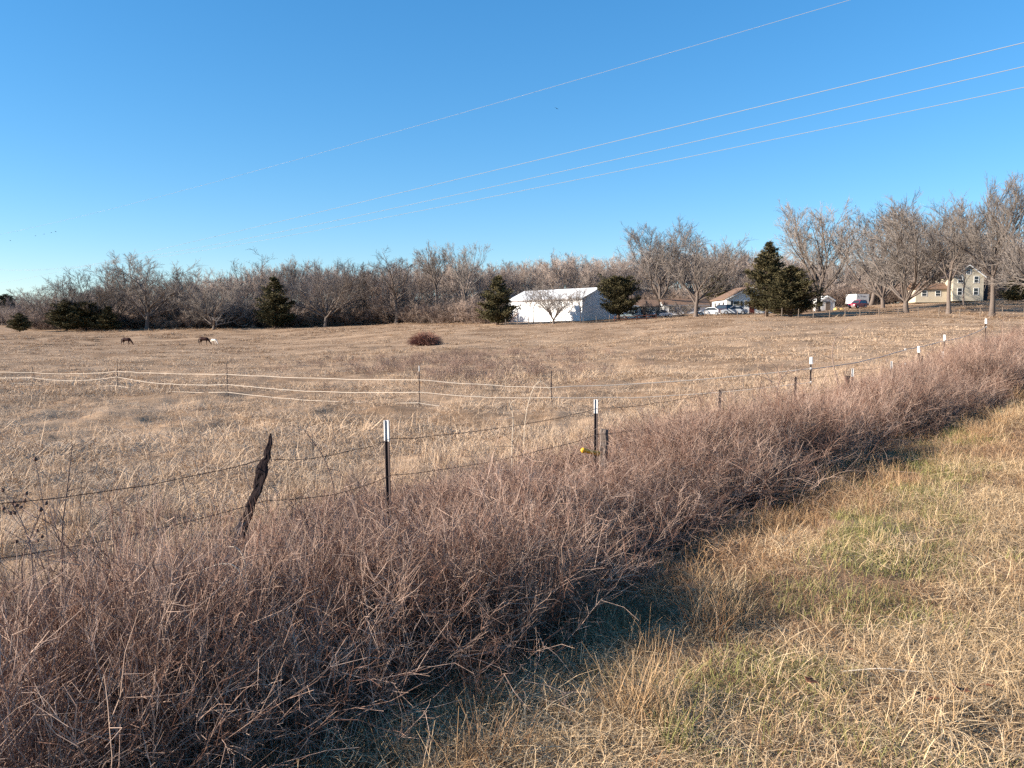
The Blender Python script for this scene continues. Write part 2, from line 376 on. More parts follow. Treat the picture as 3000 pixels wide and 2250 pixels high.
def cane_clump(seed, n, h, spread, M=None, rad=.0032, twigs=6, lean=(0, 45), tl=(.08, .32)):
    r = np.random.default_rng(seed); m = MB(); k = 8
    ph = r.uniform(0, 2 * math.pi, n); rd = spread * np.sqrt(r.uniform(0, 1, n))
    P = np.zeros((n, k, 3)); P[:, 0, 0] = rd * np.cos(ph); P[:, 0, 1] = rd * np.sin(ph)
    az = r.uniform(0, 2 * math.pi, n); th = np.radians(r.uniform(*lean, n)); L = h * r.uniform(.55, 1.1, n); cv = np.radians(r.uniform(-5, 80, n)) * r.uniform(0, 1, n)
    for i in range(1, k):
        a = th + cv * ((i - 1) / (k - 2)) ** 1.5; az2 = az + np.cumsum(r.normal(0, .16, n)) * 0 + r.normal(0, .38, n)
        st = L / (k - 1)
        P[:, i] = P[:, i - 1] + st[:, None] * np.stack([np.sin(a) * np.cos(az2), np.sin(a) * np.sin(az2), np.cos(a)], -1)
    tn = r.uniform(.1, .9, n)
    m.tubes(P, np.linspace(1, .45, k)[None] * rad * r.uniform(.7, 1.25, n)[:, None], 3, np.clip(tn[:, None] + np.linspace(-.35, .3, k)[None], 0, 1))  # interior shade tinted into the cane bases; tips paler from weathering
    nt_ = n * twigs; ci = r.integers(0, n, nt_); s = r.uniform(.25, 1, nt_) * (k - 1); si = np.minimum(s.astype(int), k - 2); f = s - si
    B = P[ci, si] * (1 - f)[:, None] + P[ci, si + 1] * f[:, None]
    d = (P[ci, si + 1] - P[ci, si]); d /= np.linalg.norm(d, axis=1, keepdims=True) + 1e-9
    d = d * .7 + r.normal(0, .55, (nt_, 3)); d[:, 2] += .15; d /= np.linalg.norm(d, axis=1, keepdims=True)
    ln = r.uniform(*tl, nt_)[:, None]; mid = B + d * ln * .5 + r.normal(0, .012, (nt_, 3)); d2 = d + r.normal(0, .35, (nt_, 3)); d2 /= np.linalg.norm(d2, axis=1, keepdims=True)
    T = np.stack([B, mid, mid + d2 * ln * .5], 1)
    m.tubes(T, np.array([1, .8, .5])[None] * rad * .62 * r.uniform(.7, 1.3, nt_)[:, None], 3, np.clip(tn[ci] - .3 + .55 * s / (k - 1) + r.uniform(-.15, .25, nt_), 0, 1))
    return m.mesh('cane_clump', M or M_brush)

# ------------------------------------------------------------------ trees
def unit(v): return v / (np.linalg.norm(v) + 1e-9)

def grow(seed, H, fork=.3, nl=7, nb=9, nw=9, ns=6, spread=(18, 60), lim=.62, jit=.16, up=.05, r0=.26, lean=0.0, droop=0.0, leader=True):
    """levels of polylines of a bare tree of height about H"""
    r = np.random.default_rng(seed); lev = [[], [], [], [], []]
    def poly(p, d, L, ra, rb, k, j, u):
        pts = [p]; d = unit(d)
        for i in range(k - 1):
            d = unit(d + r.normal(0, j, 3) + np.array([0, 0, u])); p = p + d * L / (k - 1); pts.append(p)
        return np.array(pts), np.linspace(ra, rb, k)
    d0 = unit(np.array([math.sin(lean), 0, math.cos(lean)]))
    tl = H * (fork + .25 if leader else fork)
    tp, tr = poly(np.array([0, 0, -.25]), d0, tl, r0, r0 * (.45 if leader else .7), 9, .05, .02); tr[0] *= 1.45; tr[1] *= 1.1
    lev[0].append((tp, tr))
    def along(P, s):
        x = s * (len(P) - 1); i = min(int(x), len(P) - 2); f = x - i; return P[i] * (1 - f) + P[i + 1] * f, unit(P[i + 1] - P[i]), i
    def side(d, ang):
        a = unit(np.cross(d, r.normal(0, 1, 3))); return d * math.cos(ang) + a * math.sin(ang)
    az = r.uniform(0, 6.28)
    for i in range(nl):
        s = r.uniform(fork / (fork + .25), 1) if leader else r.uniform(.8, 1)
        if i < 2: s = 1.0
        p, d, _ = along(tp, s); az += 2.4 + r.normal(0, .3); an = R(r.uniform(*spread)) * (.45 if i == 0 and leader else 1)
        dd = np.array([math.sin(an) * math.cos(az), math.sin(an) * math.sin(az), math.cos(an)])
        L = (H - p[2]) * r.uniform(.82, 1.08) * (1.0 if an < .7 else lim / .62 * .95)
        rl = r0 * r.uniform(.28, .46) * (L / H / .6) ** .5
        lp, lr = poly(p, dd, L, rl, rl * .18, 12, jit * .62, up * .8); lev[1].append((lp, lr))
        for b in range(nb):
            s = .18 + .8 * (b + r.uniform(0, 1)) / nb
            p2, d2, ii = along(lp, s); L2 = L * r.uniform(.26, .46) * (1.15 - .65 * s)
            dd2 = side(d2, R(r.uniform(25, 62))); dd2[2] += .12
            rb = min(lr[ii] * .6, .05 + .02 * r.random())
            bp, br = poly(p2, dd2, L2, rb, .012, 6, jit * .8, up * 1.8); lev[2].append((bp, br))
            for w_ in range(nw):
                s3 = .15 + .85 * (w_ + r.uniform(0, 1)) / nw
                p3, d3, _ = along(bp, min(s3, 1)); L3 = (.35 + L2 * .34) * r.uniform(.6, 1.2)
                dd3 = side(d3, R(r.uniform(20, 60))); dd3[2] += .28 - droop
                wp, wr = poly(p3, dd3, L3, .016, .008, 3, .15, .05 - droop * .3); lev[3].append((wp, wr))
                n = ns
                s4 = r.uniform(.1, 1, n); i4 = np.minimum((s4 * 2).astype(int), 1); f4 = (s4 * 2 - i4)[:, None]
                b4 = wp[i4] * (1 - f4) + wp[i4 + 1] * f4
                dd4 = unit(wp[-1] - wp[0]) + r.normal(0, .5, (n, 3)); dd4[:, 2] += .2 - droop; dd4 /= np.linalg.norm(dd4, axis=1, keepdims=True)
                L4 = r.uniform(.3, .75, n)[:, None] * (.5 + L3 * .4)
                lev[4].append((np.stack([b4, b4 + dd4 * L4], 1), None))
    return lev, r

def bare_meshes(name, seed, H, M=None, tw=1.2, **kw):
    lev, r = grow(seed, H, **kw); M = M or M_twig
    t = MB()
    for P, Q in lev[0]: t.tubes(P[None], Q[None], 9, .45)
    for P, Q in lev[1]: t.tubes(P[None], Q[None], 6, float(r.uniform(.3, .7)))
    c = MB()
    c.tubes(np.array([p for p, _ in lev[2]]), np.array([q for _, q in lev[2]]), 4, r.uniform(.2, .75, len(lev[2])))
    c.tubes(np.array([p for p, _ in lev[3]]), np.array([q for _, q in lev[3]]) * tw, 3, r.uniform(.2, .85, len(lev[3])))
    T = np.concatenate([p for p, _ in lev[4]])
    c.tubes(T, np.broadcast_to(np.array([.0105, .007]) * tw, (len(T), 2)), 3, r.uniform(.2, 1, len(T)))
    return t.mesh(name + '_trunk', M_bark, True), c.mesh(name + '_crown', M)

def join_mesh(name, seed, H, M, **kw):
    lev, r = grow(seed, H, **kw); c = MB(); tw = 1.5
    for L_, s in ((0, 6), (1, 4)):
        for P, Q in lev[L_]: c.tubes(P[None], Q[None], s, float(r.uniform(.3, .7)))
    c.tubes(np.array([p for p, _ in lev[2]]), np.array([q for _, q in lev[2]]), 3, r.uniform(.2, .75, len(lev[2])))
    c.tubes(np.array([p for p, _ in lev[3]]), np.array([q for _, q in lev[3]]) * tw, 3, r.uniform(.2, .85, len(lev[3])))
    T = np.concatenate([p for p, _ in lev[4]])
    c.tubes(T, np.broadcast_to(np.array([.009, .006]) * tw, (len(T), 2)), 3, r.uniform(.2, 1, len(T)))
    return c.mesh(name, M)

def cedar_meshes(seed, H, Wd, shape='cone', bare=.06, n=170):
    r = np.random.default_rng(seed); t = MB(); c = MB()
    k = 8; z = np.linspace(-.2, H * .93, k); tp = np.stack([np.cumsum(r.normal(0, .05, k)), np.cumsum(r.normal(0, .05, k)), z], -1)
    t.tubes(tp[None], np.linspace(.026 * H, .01, k)[None], 7, .4)
    def prof(h):
        if shape == 'cone': return (1 - h) ** .75 * min(1, (h - bare + .08) / .14) + .05
        if shape == 'round': return math.sqrt(max(0, 1 - ((h - .45) / .58) ** 2)) * (1 if h > .2 else .8)
        return (1 - h ** 2.2) * min(1, (h + .05) / .2) * .95 + .06
    LP, LT = [], []
    for i in range(n):
        h = bare + (1 - bare) * r.uniform(0, 1) ** 1.15
        az = r.uniform(0, 6.28); Rm = Wd * .5 * prof(h) * r.uniform(.55, 1.18) * (1.25 if r.random() < .08 else 1)
        base = np.array([np.interp(h * H, z, tp[:, 0]), np.interp(h * H, z, tp[:, 1]), h * H * .97])
        dz = r.uniform(.1, .55); d = np.array([math.cos(az), math.sin(az), dz])
        pts = np.array([base, base + d * Rm * .5 - [0, 0, .04 * Rm], base + d * Rm + [0, 0, r.uniform(-.1, .25) * Rm]])
        t.tubes(pts[None], np.array([[.035, .022, .008]]) * (H / 8), 3, .3)
        m = int(38 + 34 * Rm); s = r.uniform(.12, 1.03, m) ** .75
        B = np.stack([np.interp(s, [0, .5, 1], pts[:, j]) for j in range(3)], -1) + r.normal(0, 1, (m, 3)) * (.10 + .13 * Rm * (1.1 - s))[:, None] * np.array([1, 1, .7])
        dd = d / np.linalg.norm(d) + r.normal(0, .7, (m, 3)); dd[:, 2] += .3; dd /= np.linalg.norm(dd, axis=1, keepdims=True)
        L = r.uniform(.16, .42, m)[:, None]
        sd_ = np.cross(dd, r.normal(0, 1, (m, 3))); sd_ /= np.linalg.norm(sd_, axis=1, keepdims=True)
        wd = r.uniform(.03, .07, m)[:, None]
        V = np.stack([B - sd_ * wd * .6, B + sd_ * wd * .6, B + dd * L * .55 + sd_ * wd, B + dd * L, B + dd * L * .55 - sd_ * wd], 1)
        tn = np.clip(r.uniform(.15, .85) + r.uniform(-.2, .2, m), 0, 1)
        b5 = np.arange(m)[:, None] * 5
        c.add(V, (b5 + np.array([[0, 1, 2, 4]])), (b5 + np.array([[4, 2, 3]])), np.repeat(tn, 5))
    return t.mesh('cedar_trunk', M_cbark), c.mesh('cedar_crown', M_cedar)

def place_tree(name, meshes, u, vtop, Z, H0, W0, wpx, label, cat='tree', rz=None, vb=None, group=None, crown='crown'):
    """tree with its foot on the ground at (u, Z), its top on row vtop and about wpx pixels wide"""
    p = on_ground(u, Z); H = EYE + (UH - vtop) / F * Z - p[2]
    sz = H / H0; sx = np.clip(wpx * Z / F / W0, .55 * sz, 1.7 * sz)
    rz = rng.uniform(0, 6.28) if rz is None else rz
    e = empty(name, p, rz, label, cat, group)
    e.scale = (sx, sx, sz)
    obj('trunk', meshes[0], e); obj(crown, meshes[1], e)
    return e

print('trees...')
BT = {}
BT['oak'] = (bare_meshes('oak', 11, 13, fork=.17, nl=12, nb=10, nw=9, ns=7, spread=(15, 68), r0=.30), 13, 11)
BT['oak2'] = (bare_meshes('oak2', 12, 13, fork=.17, nl=12, nb=10, nw=9, ns=7, spread=(18, 70), jit=.2, r0=.32, leader=False), 13, 12)
BT['tall'] = (bare_meshes('tall', 13, 15, fork=.42, nl=8, nb=9, nw=8, ns=6, spread=(12, 45), r0=.26), 15, 8.5)
BT['tall2'] = (bare_meshes('tall2', 14, 15, fork=.36, nl=8, nb=9, nw=8, ns=6, spread=(10, 40), jit=.18, r0=.26, leader=False), 15, 8.5)
BT['vase'] = (bare_meshes('vase', 15, 14, fork=.13, nl=12, nb=11, nw=9, ns=7, spread=(8, 50), up=.07, r0=.30, leader=False), 14, 9)
BT['vase2'] = (bare_meshes('vase2', 16, 15, fork=.15, nl=13, nb=11, nw=9, ns=7, spread=(8, 58), up=.06, r0=.34), 15, 11)
BT['open'] = (bare_meshes('open', 25, 15, fork=.26, nl=10, nb=9, nw=8, ns=6, spread=(10, 60), jit=.19, r0=.32), 15, 11)
BT['low'] = (bare_meshes('low', 17, 9, fork=.12, nl=11, nb=10, nw=9, ns=7, spread=(25, 78), up=.04, jit=.22, r0=.26, leader=False), 9, 11)
BT['gaunt'] = (bare_meshes('gaunt', 18, 15, fork=.40, nl=7, nb=7, nw=6, ns=4, spread=(12, 55), jit=.24, r0=.30, leader=False), 15, 8)
BT['slim'] = (bare_meshes('slim', 19, 8, fork=.25, nl=5, nb=6, nw=5, ns=4, spread=(12, 40), r0=.10), 8, 4)
CT = {}
CT['cone'] = (cedar_meshes(31, 9, 5.6, 'cone'), 9, 5.6)
CT['cone2'] = (cedar_meshes(32, 9, 6.0, 'dome', n=190), 9, 6.0)
CT['round'] = (cedar_meshes(33, 7.5, 6.2, 'round', bare=.16, n=170), 7.5, 6.2)
CT['tall'] = (cedar_meshes(34, 12, 6.2, 'dome', bare=.08, n=240), 12, 6.2)

G_L = 'bare trees along the far side of the pasture'
trees = [  # kind, u, top row, distance, width px, label
    ('oak', 430, 768, 208, 250, 'tall broad bare tree with thick dark limbs, behind the lone brown horse'),
    ('vase', 290, 803, 212, 170, 'rounded bare tree between the leftmost cedars and the tall dark-limbed tree'),
    ('tall2', 350, 792, 222, 120, 'bare tree crowded against the left flank of the tall dark-limbed tree'),
    ('tall2', 520, 803, 214, 130, 'slight bare tree standing left of the low sprawling tree'),
    ('low', 625, 822, 203, 215, 'low sprawling bare tree with a short trunk at the edge of the grass'),
    ('gaunt', 752, 752, 222, 150, 'gaunt upright bare tree with few pale branches, left of the tall dark cedar'),
    ('tall', 845, 770, 226, 95, 'bare tree rising right behind the dark cedar of the wood edge'),
    ('oak2', 952, 752, 205, 215, 'wide bare tree forking low into two long pale limbs'),
    ('tall2', 1060, 778, 212, 115, 'narrow bare tree between the low-forking tree and the dark Y-shaped tree'),
    ('gaunt', 1162, 742, 204, 150, 'dark bare tree whose trunk splits into a clear Y'),
    ('tall', 1275, 733, 200, 140, 'tall bare tree with a fan-shaped top behind the reddish brush mound'),
    ('tall2', 1368, 727, 192, 120, 'thin tall bare tree beside the cedar at the barn'),
    ('vase', 152, 832, 262, 170, 'distant bare tree above the pair of leftmost cedars'),
    ('vase2', 1935, 672, 172, 210, 'tall bare tree with upswept branches behind the small white outbuilding'),
    ('oak', 2038, 702, 140, 235, 'dark bare tree with a leaning double trunk in front of the white house'),
    ('vase2', 2395, 622, 138, 235, 'tall bare tree with a fan of fine branches behind the white shed'),
    ('vase', 2655, 612, 122, 265, 'broad pale bare tree in the yard right of the red vehicle'),
    ('open', 2778, 592, 115, 225, 'bare yard tree with a long low arching limb before the cream farmhouse'),
    ('open', 2905, 525, 108, 270, 'largest bare tree in the yard, right of the cream farmhouse'),
    ('oak2', 3045, 512, 104, 270, 'big bare tree at the far end of the yard past the farmhouse'),
    ('slim', 2822, 740, 138, 120, 'small bare tree screening the gable of the cream farmhouse'),
    ('vase', 2585, 640, 150, 200, 'bare tree between the red SUV and the broad pale yard tree'),
    ('vase2', 2715, 640, 170, 240, 'bare tree behind the low wing of the cream farmhouse'),
    ('oak', 2840, 610, 185, 230, 'bare tree rising behind the gable of the cream farmhouse'),
    ('tall', 2550, 628, 178, 190, 'bare tree standing behind the white box trailer'),
    ('slim', 1548, 858, 146, 50, 'thin crooked bare sapling before the left half of the white barn'),
    ('slim', 1563, 850, 148, 60, 'second thin bare sapling before the left half of the white barn'),
    ('vase', 1622, 836, 144, 120, 'many-stemmed small bare tree before the middle of the white barn'),
    ('slim', 1700, 850, 146, 55, 'thin straight bare sapling at the lit corner of the white barn'),
    ('low', 1915, 880, 150, 90, 'small twiggy bare tree beside the white outbuilding'),
    ('low', 2000, 885, 146, 100, 'scrubby bare tree growing at the foot of the dark double-trunked tree'),
]
for kind, u, vt, Z, wpx, lab in trees:
    ms, H0, W0 = BT[kind]; place_tree('bare_tree', ms, u, vt, Z, H0, W0, wpx, lab)
cedars = [
    ('cone2', 55, 916, 203, 78, 'small dark cedar standing alone out in the grass'),
    ('cone2', 20, 862, 320, 130, 'large hazy dark evergreen far off beyond the lone small cedar'),
    ('cone2', 192, 876, 207, 120, 'broad dark cedar at the end of the wood, pale ground under it'),
    ('round', 250, 888, 208, 95, 'dark cedar touching the broad end cedar on its right'),
    ('cone', 318, 897, 206, 85, 'low dark cedar below the tall dark-limbed bare tree'),
    ('cone', 808, 812, 206, 120, 'tall dark cedar in the middle of the wood edge'),
    ('cone', 1458, 808, 148, 125, 'pointed dark cedar against the left end of the white barn'),
    ('round', 1812, 815, 147, 115, 'round dark cedar at the shaded end of the white barn'),
    ('tall', 2245, 710, 128, 130, 'tallest dark cedar, beside the white house'),
    ('cone2', 2312, 778, 120, 165, 'wide dark cedar with its branches down to the grass, right of the tallest cedar'),
    ('cone2', 2105, 800, 190, 90, 'dark evergreen behind the roof of the white house'),
    ('cone', 2975, 800, 150, 90, 'dark evergreen behind the big yard trees past the farmhouse'),
]
for kind, u, vt, Z, wpx, lab in cedars:
    ms, H0, W0 = CT[kind]; place_tree('cedar_tree', ms, u, vt, Z, H0, W0, wpx, lab)

# the wood behind: far-off mass
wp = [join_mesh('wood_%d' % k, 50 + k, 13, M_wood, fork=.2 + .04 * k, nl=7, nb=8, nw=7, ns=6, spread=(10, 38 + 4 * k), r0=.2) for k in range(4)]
WU = [-300, 0, 200, 400, 700, 900, 1100, 1400, 1500, 1600, 1750, 1850, 1950, 2100, 2250, 2350, 2500, 2600, 2800, 3000, 3300]
WV = [880, 872, 850, 828, 805, 792, 778, 776, 780, 768, 756, 750, 742, 742, 748, 760, 765, 745, 735, 700, 690]
WZ = [330, 300, 262, 225, 222, 218, 215, 205, 200, 198, 198, 200, 200, 200, 200, 200, 200, 195, 190, 185, 185]
P_, S_, I_, Z_ = [], [], [], []
for row in range(5):
    for u in np.arange(-330, 3330, 34 + 2 * row):
        uu = u + rng.uniform(-16, 16); Z = np.interp(uu, WU, WZ) + 14 * row + rng.uniform(-6, 6)
        if row == 0 and 1440 < uu < 3000: Z += 10
        vt = np.interp(uu, WU, WV) + 8 + rng.normal(0, 14) + (22 if row == 0 else 6 if row < 4 else 24)
        p = on_ground(uu, Z); H = EYE + (UH - vt) / F * Z - p[2]
        s = H / 13; P_.append(p); S_.append((s * rng.uniform(.8, 1.15), s * rng.uniform(.8, 1.15), s)); I_.append(rng.integers(0, 4)); Z_.append(rng.uniform(0, 6.28))
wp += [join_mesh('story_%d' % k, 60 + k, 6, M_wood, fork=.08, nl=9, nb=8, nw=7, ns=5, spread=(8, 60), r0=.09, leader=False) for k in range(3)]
for row in range(7):
    for u in np.arange(-330, 3330, 22 + 2 * row):
        uu = u + rng.uniform(-12, 12); Z = np.interp(uu, WU, WZ) + 12 * row + rng.uniform(-6, 6) + (8 if uu > 1440 else 0)
        p = on_ground(uu, Z); s = rng.uniform(.7, 1.25); P_.append(p); S_.append((s * 1.3, s * 1.3, s)); I_.append(rng.integers(4, 7)); Z_.append(rng.uniform(0, 6.28))
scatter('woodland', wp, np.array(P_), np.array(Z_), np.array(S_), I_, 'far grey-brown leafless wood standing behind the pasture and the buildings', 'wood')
# undergrowth along the wood edge
ub = [join_mesh('under_%d' % k, 70 + k, 3.2, M_under, fork=.06, nl=10, nb=8, nw=6, ns=4, spread=(10, 75), r0=.05, leader=False) for k in range(3)]
P_, S_, I_, Z_ = [], [], [], []
for row in range(4):
    for u in np.arange(-60, 1450, 26):
        uu = u + rng.uniform(-14, 14)
        if uu < 90: continue
        Z = np.interp(uu, [0, 300, 1150, 1300, 1450], [214, 211, 206, 178, 160]) + 4 + row * 5 + rng.uniform(-3, 3)
        p = on_ground(uu, Z); s = rng.uniform(.55, 1.45); P_.append(p); S_.append((s * 1.2, s * 1.2, s)); I_.append(rng.integers(0, 3)); Z_.append(rng.uniform(0, 6.28))
for u in np.arange(1480, 3200, 40):
    for row in range(2):
        uu = u + rng.uniform(-20, 20); Z = 186 + row * 7 + rng.uniform(-4, 4)
        p = on_ground(uu, Z); s = rng.uniform(.6, 1.4); P_.append(p); S_.append((s * 1.2, s * 1.2, s)); I_.append(rng.integers(0, 3)); Z_.append(rng.uniform(0, 6.28))
scatter('undergrowth', ub, np.array(P_), np.array(Z_), np.array(S_), I_, 'dark tangled undergrowth along the foot of the wood', 'undergrowth')
# ------------------------------------------------------------------ buildings
M_white = mat('white_metal_siding', (0.74, 0.73, 0.72), rough=.5, spec=.3, noise=.05, scale=.6)
M_wroof = mat('pale_metal_roof', (0.70, 0.69, 0.68), rough=.45, spec=.3, noise=.06, scale=.5)
M_trim = mat('grey_trim', (0.30, 0.27, 0.26))
M_paint = mat('white_paint', (0.76, 0.74, 0.70), noise=.05, scale=1.)
M_shing = mat('brown_shingles', (0.20, 0.125, 0.085), noise=.15, scale=3)
M_dark = mat('dark_window', (0.025, 0.03, 0.035), rough=.15, spec=.5)
M_red = mat('red_brown_door', (0.11, 0.025, 0.02))
M_cream = mat('cream_siding', (0.47, 0.41, 0.31), noise=.07, scale=1.)
M_dshing = mat('dark_shingles', (0.055, 0.042, 0.045), noise=.15, scale=3)
M_post = mat('weathered_post', (0.21, 0.165, 0.13), noise=.2, scale=6)
M_gate = mat('rusty_brown_rail', (0.12, 0.05, 0.035))

def frame(p0, p1, z):
    """empty at p0 with local +x running to p1; local -y is the outside of that wall"""
    d = np.array(p1[:2]) - np.array(p0[:2]); return (p0[0], p0[1], z), math.atan2(d[1], d[0]), float(np.linalg.norm(d))

def gable_house(e, L, W, h, rise, wallM, roofM, trimM, over=.35, thick=.14, ridge='x'):
    """walls 0..L by 0..W; ridge along local x ('x') or local y ('y'); parts under e"""
    m = MB(); t = .15
    if ridge == 'x':
        m.box(0, L, 0, t, -.4, h); m.build('wall', wallM, e); m = MB(); m.box(0, L, W - t, W, -.4, h); m.build('wall', wallM, e)
        for xa, xb in ((.002, t), (L - t, L - .002)):
            g = MB(); g.prism([(t, -.4), (W - t, -.4), (W - t, h), (W, h), (W / 2, h + rise), (0, h), (t, h)], 'x', xa, xb); g.build('gable_wall', wallM, e)
        sl = rise / (W / 2)
        for s in (0, 1):
            rf = MB(); ya, yb = (-over, W / 2) if s == 0 else (W + over, W / 2)
            za, zb = h - over * sl + .02, h + rise + .02
            rf.prism([(ya, za), (yb, zb), (yb, zb + thick), (ya, za + thick)] if s == 0 else [(ya, za), (ya, za + thick), (yb, zb + thick), (yb, zb)], 'x', -over, L + over)
            rf.build('roof_slope', roofM, e)
        f = MB(); f.box(-over, L + over, -over - .06, -over - .01, h - over * sl - .12, h - over * sl + .12); f.build('eave_trim', trimM, e)
    else:
        m.box(0, t, 0, W, -.4, h); m.build('wall', wallM, e); m = MB(); m.box(L - t, L, 0, W, -.4, h); m.build('wall', wallM, e)
        for ya, yb in ((.002, t), (W - t, W - .002)):
            g = MB(); g.prism([(t, -.4), (L - t, -.4), (L - t, h), (L, h), (L / 2, h + rise), (0, h), (t, h)], 'y', ya, yb); g.build('gable_wall', wallM, e)
        sl = rise / (L / 2)
        for s in (0, 1):
            rf = MB(); xa, xb = (-over, L / 2) if s == 0 else (L + over, L / 2)
            za, zb = h - over * sl + .02, h + rise + .02
            rf.prism([(xa, za), (xb, zb), (xb, zb + thick), (xa, za + thick)] if s == 0 else [(xa, za), (xa, za + thick), (xb, zb + thick), (xb, zb)], 'y', -over, W + over)
            rf.build('roof_slope', roofM, e)
        for s in (0, 1):      # white rake boards on the front gable
            f = MB(); xa, xb = (-over, L / 2) if s == 0 else (L + over, L / 2)
            za, zb = h - over * sl - .16, h + rise - .16
            f.prism([(xa, za), (xb, zb), (xb, zb + .2), (xa, za + .2)], 'y', -over - .06, -over - .01); f.build('rake_board', trimM, e)

def window(e, x, z, w_, h_, y=-.01, shutters=False, fm=None):
    f = MB(); b = .08
    f.box(x - b, x + w_ + b, y - .05, y + .02, z - b, z); f.box(x - b, x + w_ + b, y - .05, y + .02, z + h_, z + h_ + b)
    f.box(x - b, x, y - .05, y + .02, z, z + h_); f.box(x + w_, x + w_ + b, y - .05, y + .02, z, z + h_)
    f.box(x, x + w_, y - .04, y + .01, z + h_ / 2 - .03, z + h_ / 2 + .03)
    fo = f.build('window', fm or M_paint, e)
    p = MB(); p.box(x, x + w_, y - .02, y, z, z + h_); p.build('pane', M_dark, fo)
    if shutters:
        for xs in (x - .5, x + w_ + .12):
            s = MB(); s.box(xs, xs + .36, y - .06, y - .004, z - .05, z + h_ + .05); s.build('shutter', M_dark, e)

# white barn
BR = np.array([12.8, 150.0]); BL = BR + 22.5 * np.array([-.6, .8])
loc, rz, L = frame(BL, BR, 1.55)
e = empty('metal_barn', loc, rz, 'long white metal barn with a pale gable roof at the edge of the pasture', 'barn')
gable_house(e, L, 8.6, 4.5, 1.95, M_white, M_wroof, M_trim, over=.25)
for xx in np.arange(0.9, L, 1.5):
    r_ = MB(); r_.box(xx, xx + .05, -.035, -.001, -.3, 4.35); r_.build('siding_rib', M_white, e)
c = MB(); c.box(L - .12, L + .05, -.06, .1, -.3, 4.4); c.build('corner_trim', M_paint, e)
d_ = MB(); d_.box(L + .004, L + .07, 2.6, 6.0, -.3, 3.4); d_.build('sliding_door', M_white, e)
# white house with brown roof
c0 = on_ground(2128, 147); th = R(-2); gd = np.array([math.cos(th), math.sin(th)])
loc, rz, _ = frame(c0, c0[:2] + gd, c0[2] + .15)
e = empty('white_house', loc, rz, 'white one-storey house with a brown shingle roof beside the tallest cedar', 'house')
gable_house(e, 8.6, 12.5, 2.7, 2.1, M_paint, M_shing, M_paint, over=.4, ridge='y')
window(e, 1.2, .9, 1.1, 1.3, shutters=True); window(e, 5.6, .9, 1.1, 1.3, shutters=True)
dd = MB(); dd.box(4.0, 4.9, -.05, -.005, .05, 2.1); do = dd.build('door', M_red, e); k_ = MB(); k_.box(4.08, 4.14, -.1, -.05, 1., 1.06); k_.build('handle', M_trim, do)
for yy in (2.0, 5.5, 9.0):
    f = MB(); f.box(-.06, -.004, yy, yy + 1.2, .9, 2.1); f.build('window', M_dark, e)
fv = MB(); fv.box(3.95, 4.65, -.06, -.005, 3.3, 3.9); fv.build('gable_vent', M_trim, e)
ch = MB(); ch.box(4.9, 5.5, 6, 6.6, 3.8, 5.6); ch.build('chimney', M_shing, e)
# small white outbuilding with red-brown door
c0 = on_ground(1846, 158); loc, rz, _ = frame(c0, c0[:2] + np.array([1, .12]), c0[2] + .1)
e = empty('outbuilding', loc, rz, 'low white outbuilding with a red-brown door beyond the round cedar', 'outbuilding')
gable_house(e, 5.4, 6, 2.4, 1.0, M_paint, M_shing, M_paint, over=.5)
dd = MB(); dd.box(2.15, 3.0, -.06, -.005, .05, 2.0); do = dd.build('door', M_red, e); k_ = MB(); k_.box(2.25, 2.31, -.1, -.06, 1., 1.06); k_.build('handle', M_trim, do)
window(e, .6, .9, .8, .9)
for xx in (3.3, 5.1):
    p = MB(); p.box(xx, xx + .16, -1.6, -1.44, -.3, 2.2); p.build('porch_post', M_paint, e)
pr = MB(); pr.prism([(-1.9, 2.1), (0.05, 2.45), (0.05, 2.55), (-1.9, 2.2)], 'x', 1.6, 5.6); pr.build('porch_roof', M_shing, e)
# long low grey-brown building between outbuilding and house
c0 = on_ground(1945, 168); loc, rz, _ = frame(c0, c0[:2] + np.array([1, .05]), c0[2])
e = empty('long_shed', loc, rz, 'long low shed with a brown roof half hidden by scrubby trees', 'shed')
gable_house(e, 9.0, 5, 2.3, 1.1, M_paint, M_shing, M_trim, over=.4)
for xx in (1.0, 3.6, 6.4): window(e, xx, .8, 1.0, 1.0)
# white shed
c0 = on_ground(2404, 156); loc, rz, _ = frame(c0, c0[:2] + np.array([1, .1]), c0[2])
e = empty('garden_shed', loc, rz, 'small white garden shed with a low gable roof left of the red vehicle', 'shed')
gable_house(e, 2.7, 3.2, 2.0, .75, M_paint, M_paint, M_paint, over=.12, ridge='y')
dd = MB(); dd.box(.9, 1.8, -.05, -.004, 0, 1.8); do = dd.build('door', M_post, e); k_ = MB(); k_.box(1.65, 1.7, -.09, -.05, .9, .96); k_.build('handle', M_trim, do)
# cream farmhouse: tall gable + low wing
c0 = on_ground(2788, 163); loc, rz, _ = frame(c0, c0[:2] + np.array([1, -.12]), 6.3)
e = empty('farmhouse', loc, rz, 'cream farmhouse with a steep dark gable roof among the yard trees', 'house')
gable_house(e, 5.7, 9, 4.5, 2.2, M_cream, M_dshing, M_paint, over=.3, ridge='y')
window(e, .9, 3.2, .8, 1.2); window(e, 3.9, 3.2, .8, 1.2); window(e, .9, .8, .8, 1.3); window(e, 3.9, .8, .8, 1.3); window(e, 2.45, 4.9, .7, .8)
wg = MB(); wg.box(-6.2, -.01, 2.2, 6.5, -.6, 2.1); wg.build('wing_wall', M_cream, e)
wr = MB(); wr.prism([(1.8, 2.0), (4.35, 3.2), (6.9, 2.0), (6.9, 2.12), (4.35, 3.34), (1.8, 2.12)], 'x', -6.5, -.02); wr.build('wing_roof', M_shing, e)
window(e, -5, .7, .9, 1.0, y=2.19); window(e, -2.4, .7, .9, 1.0, y=2.19)
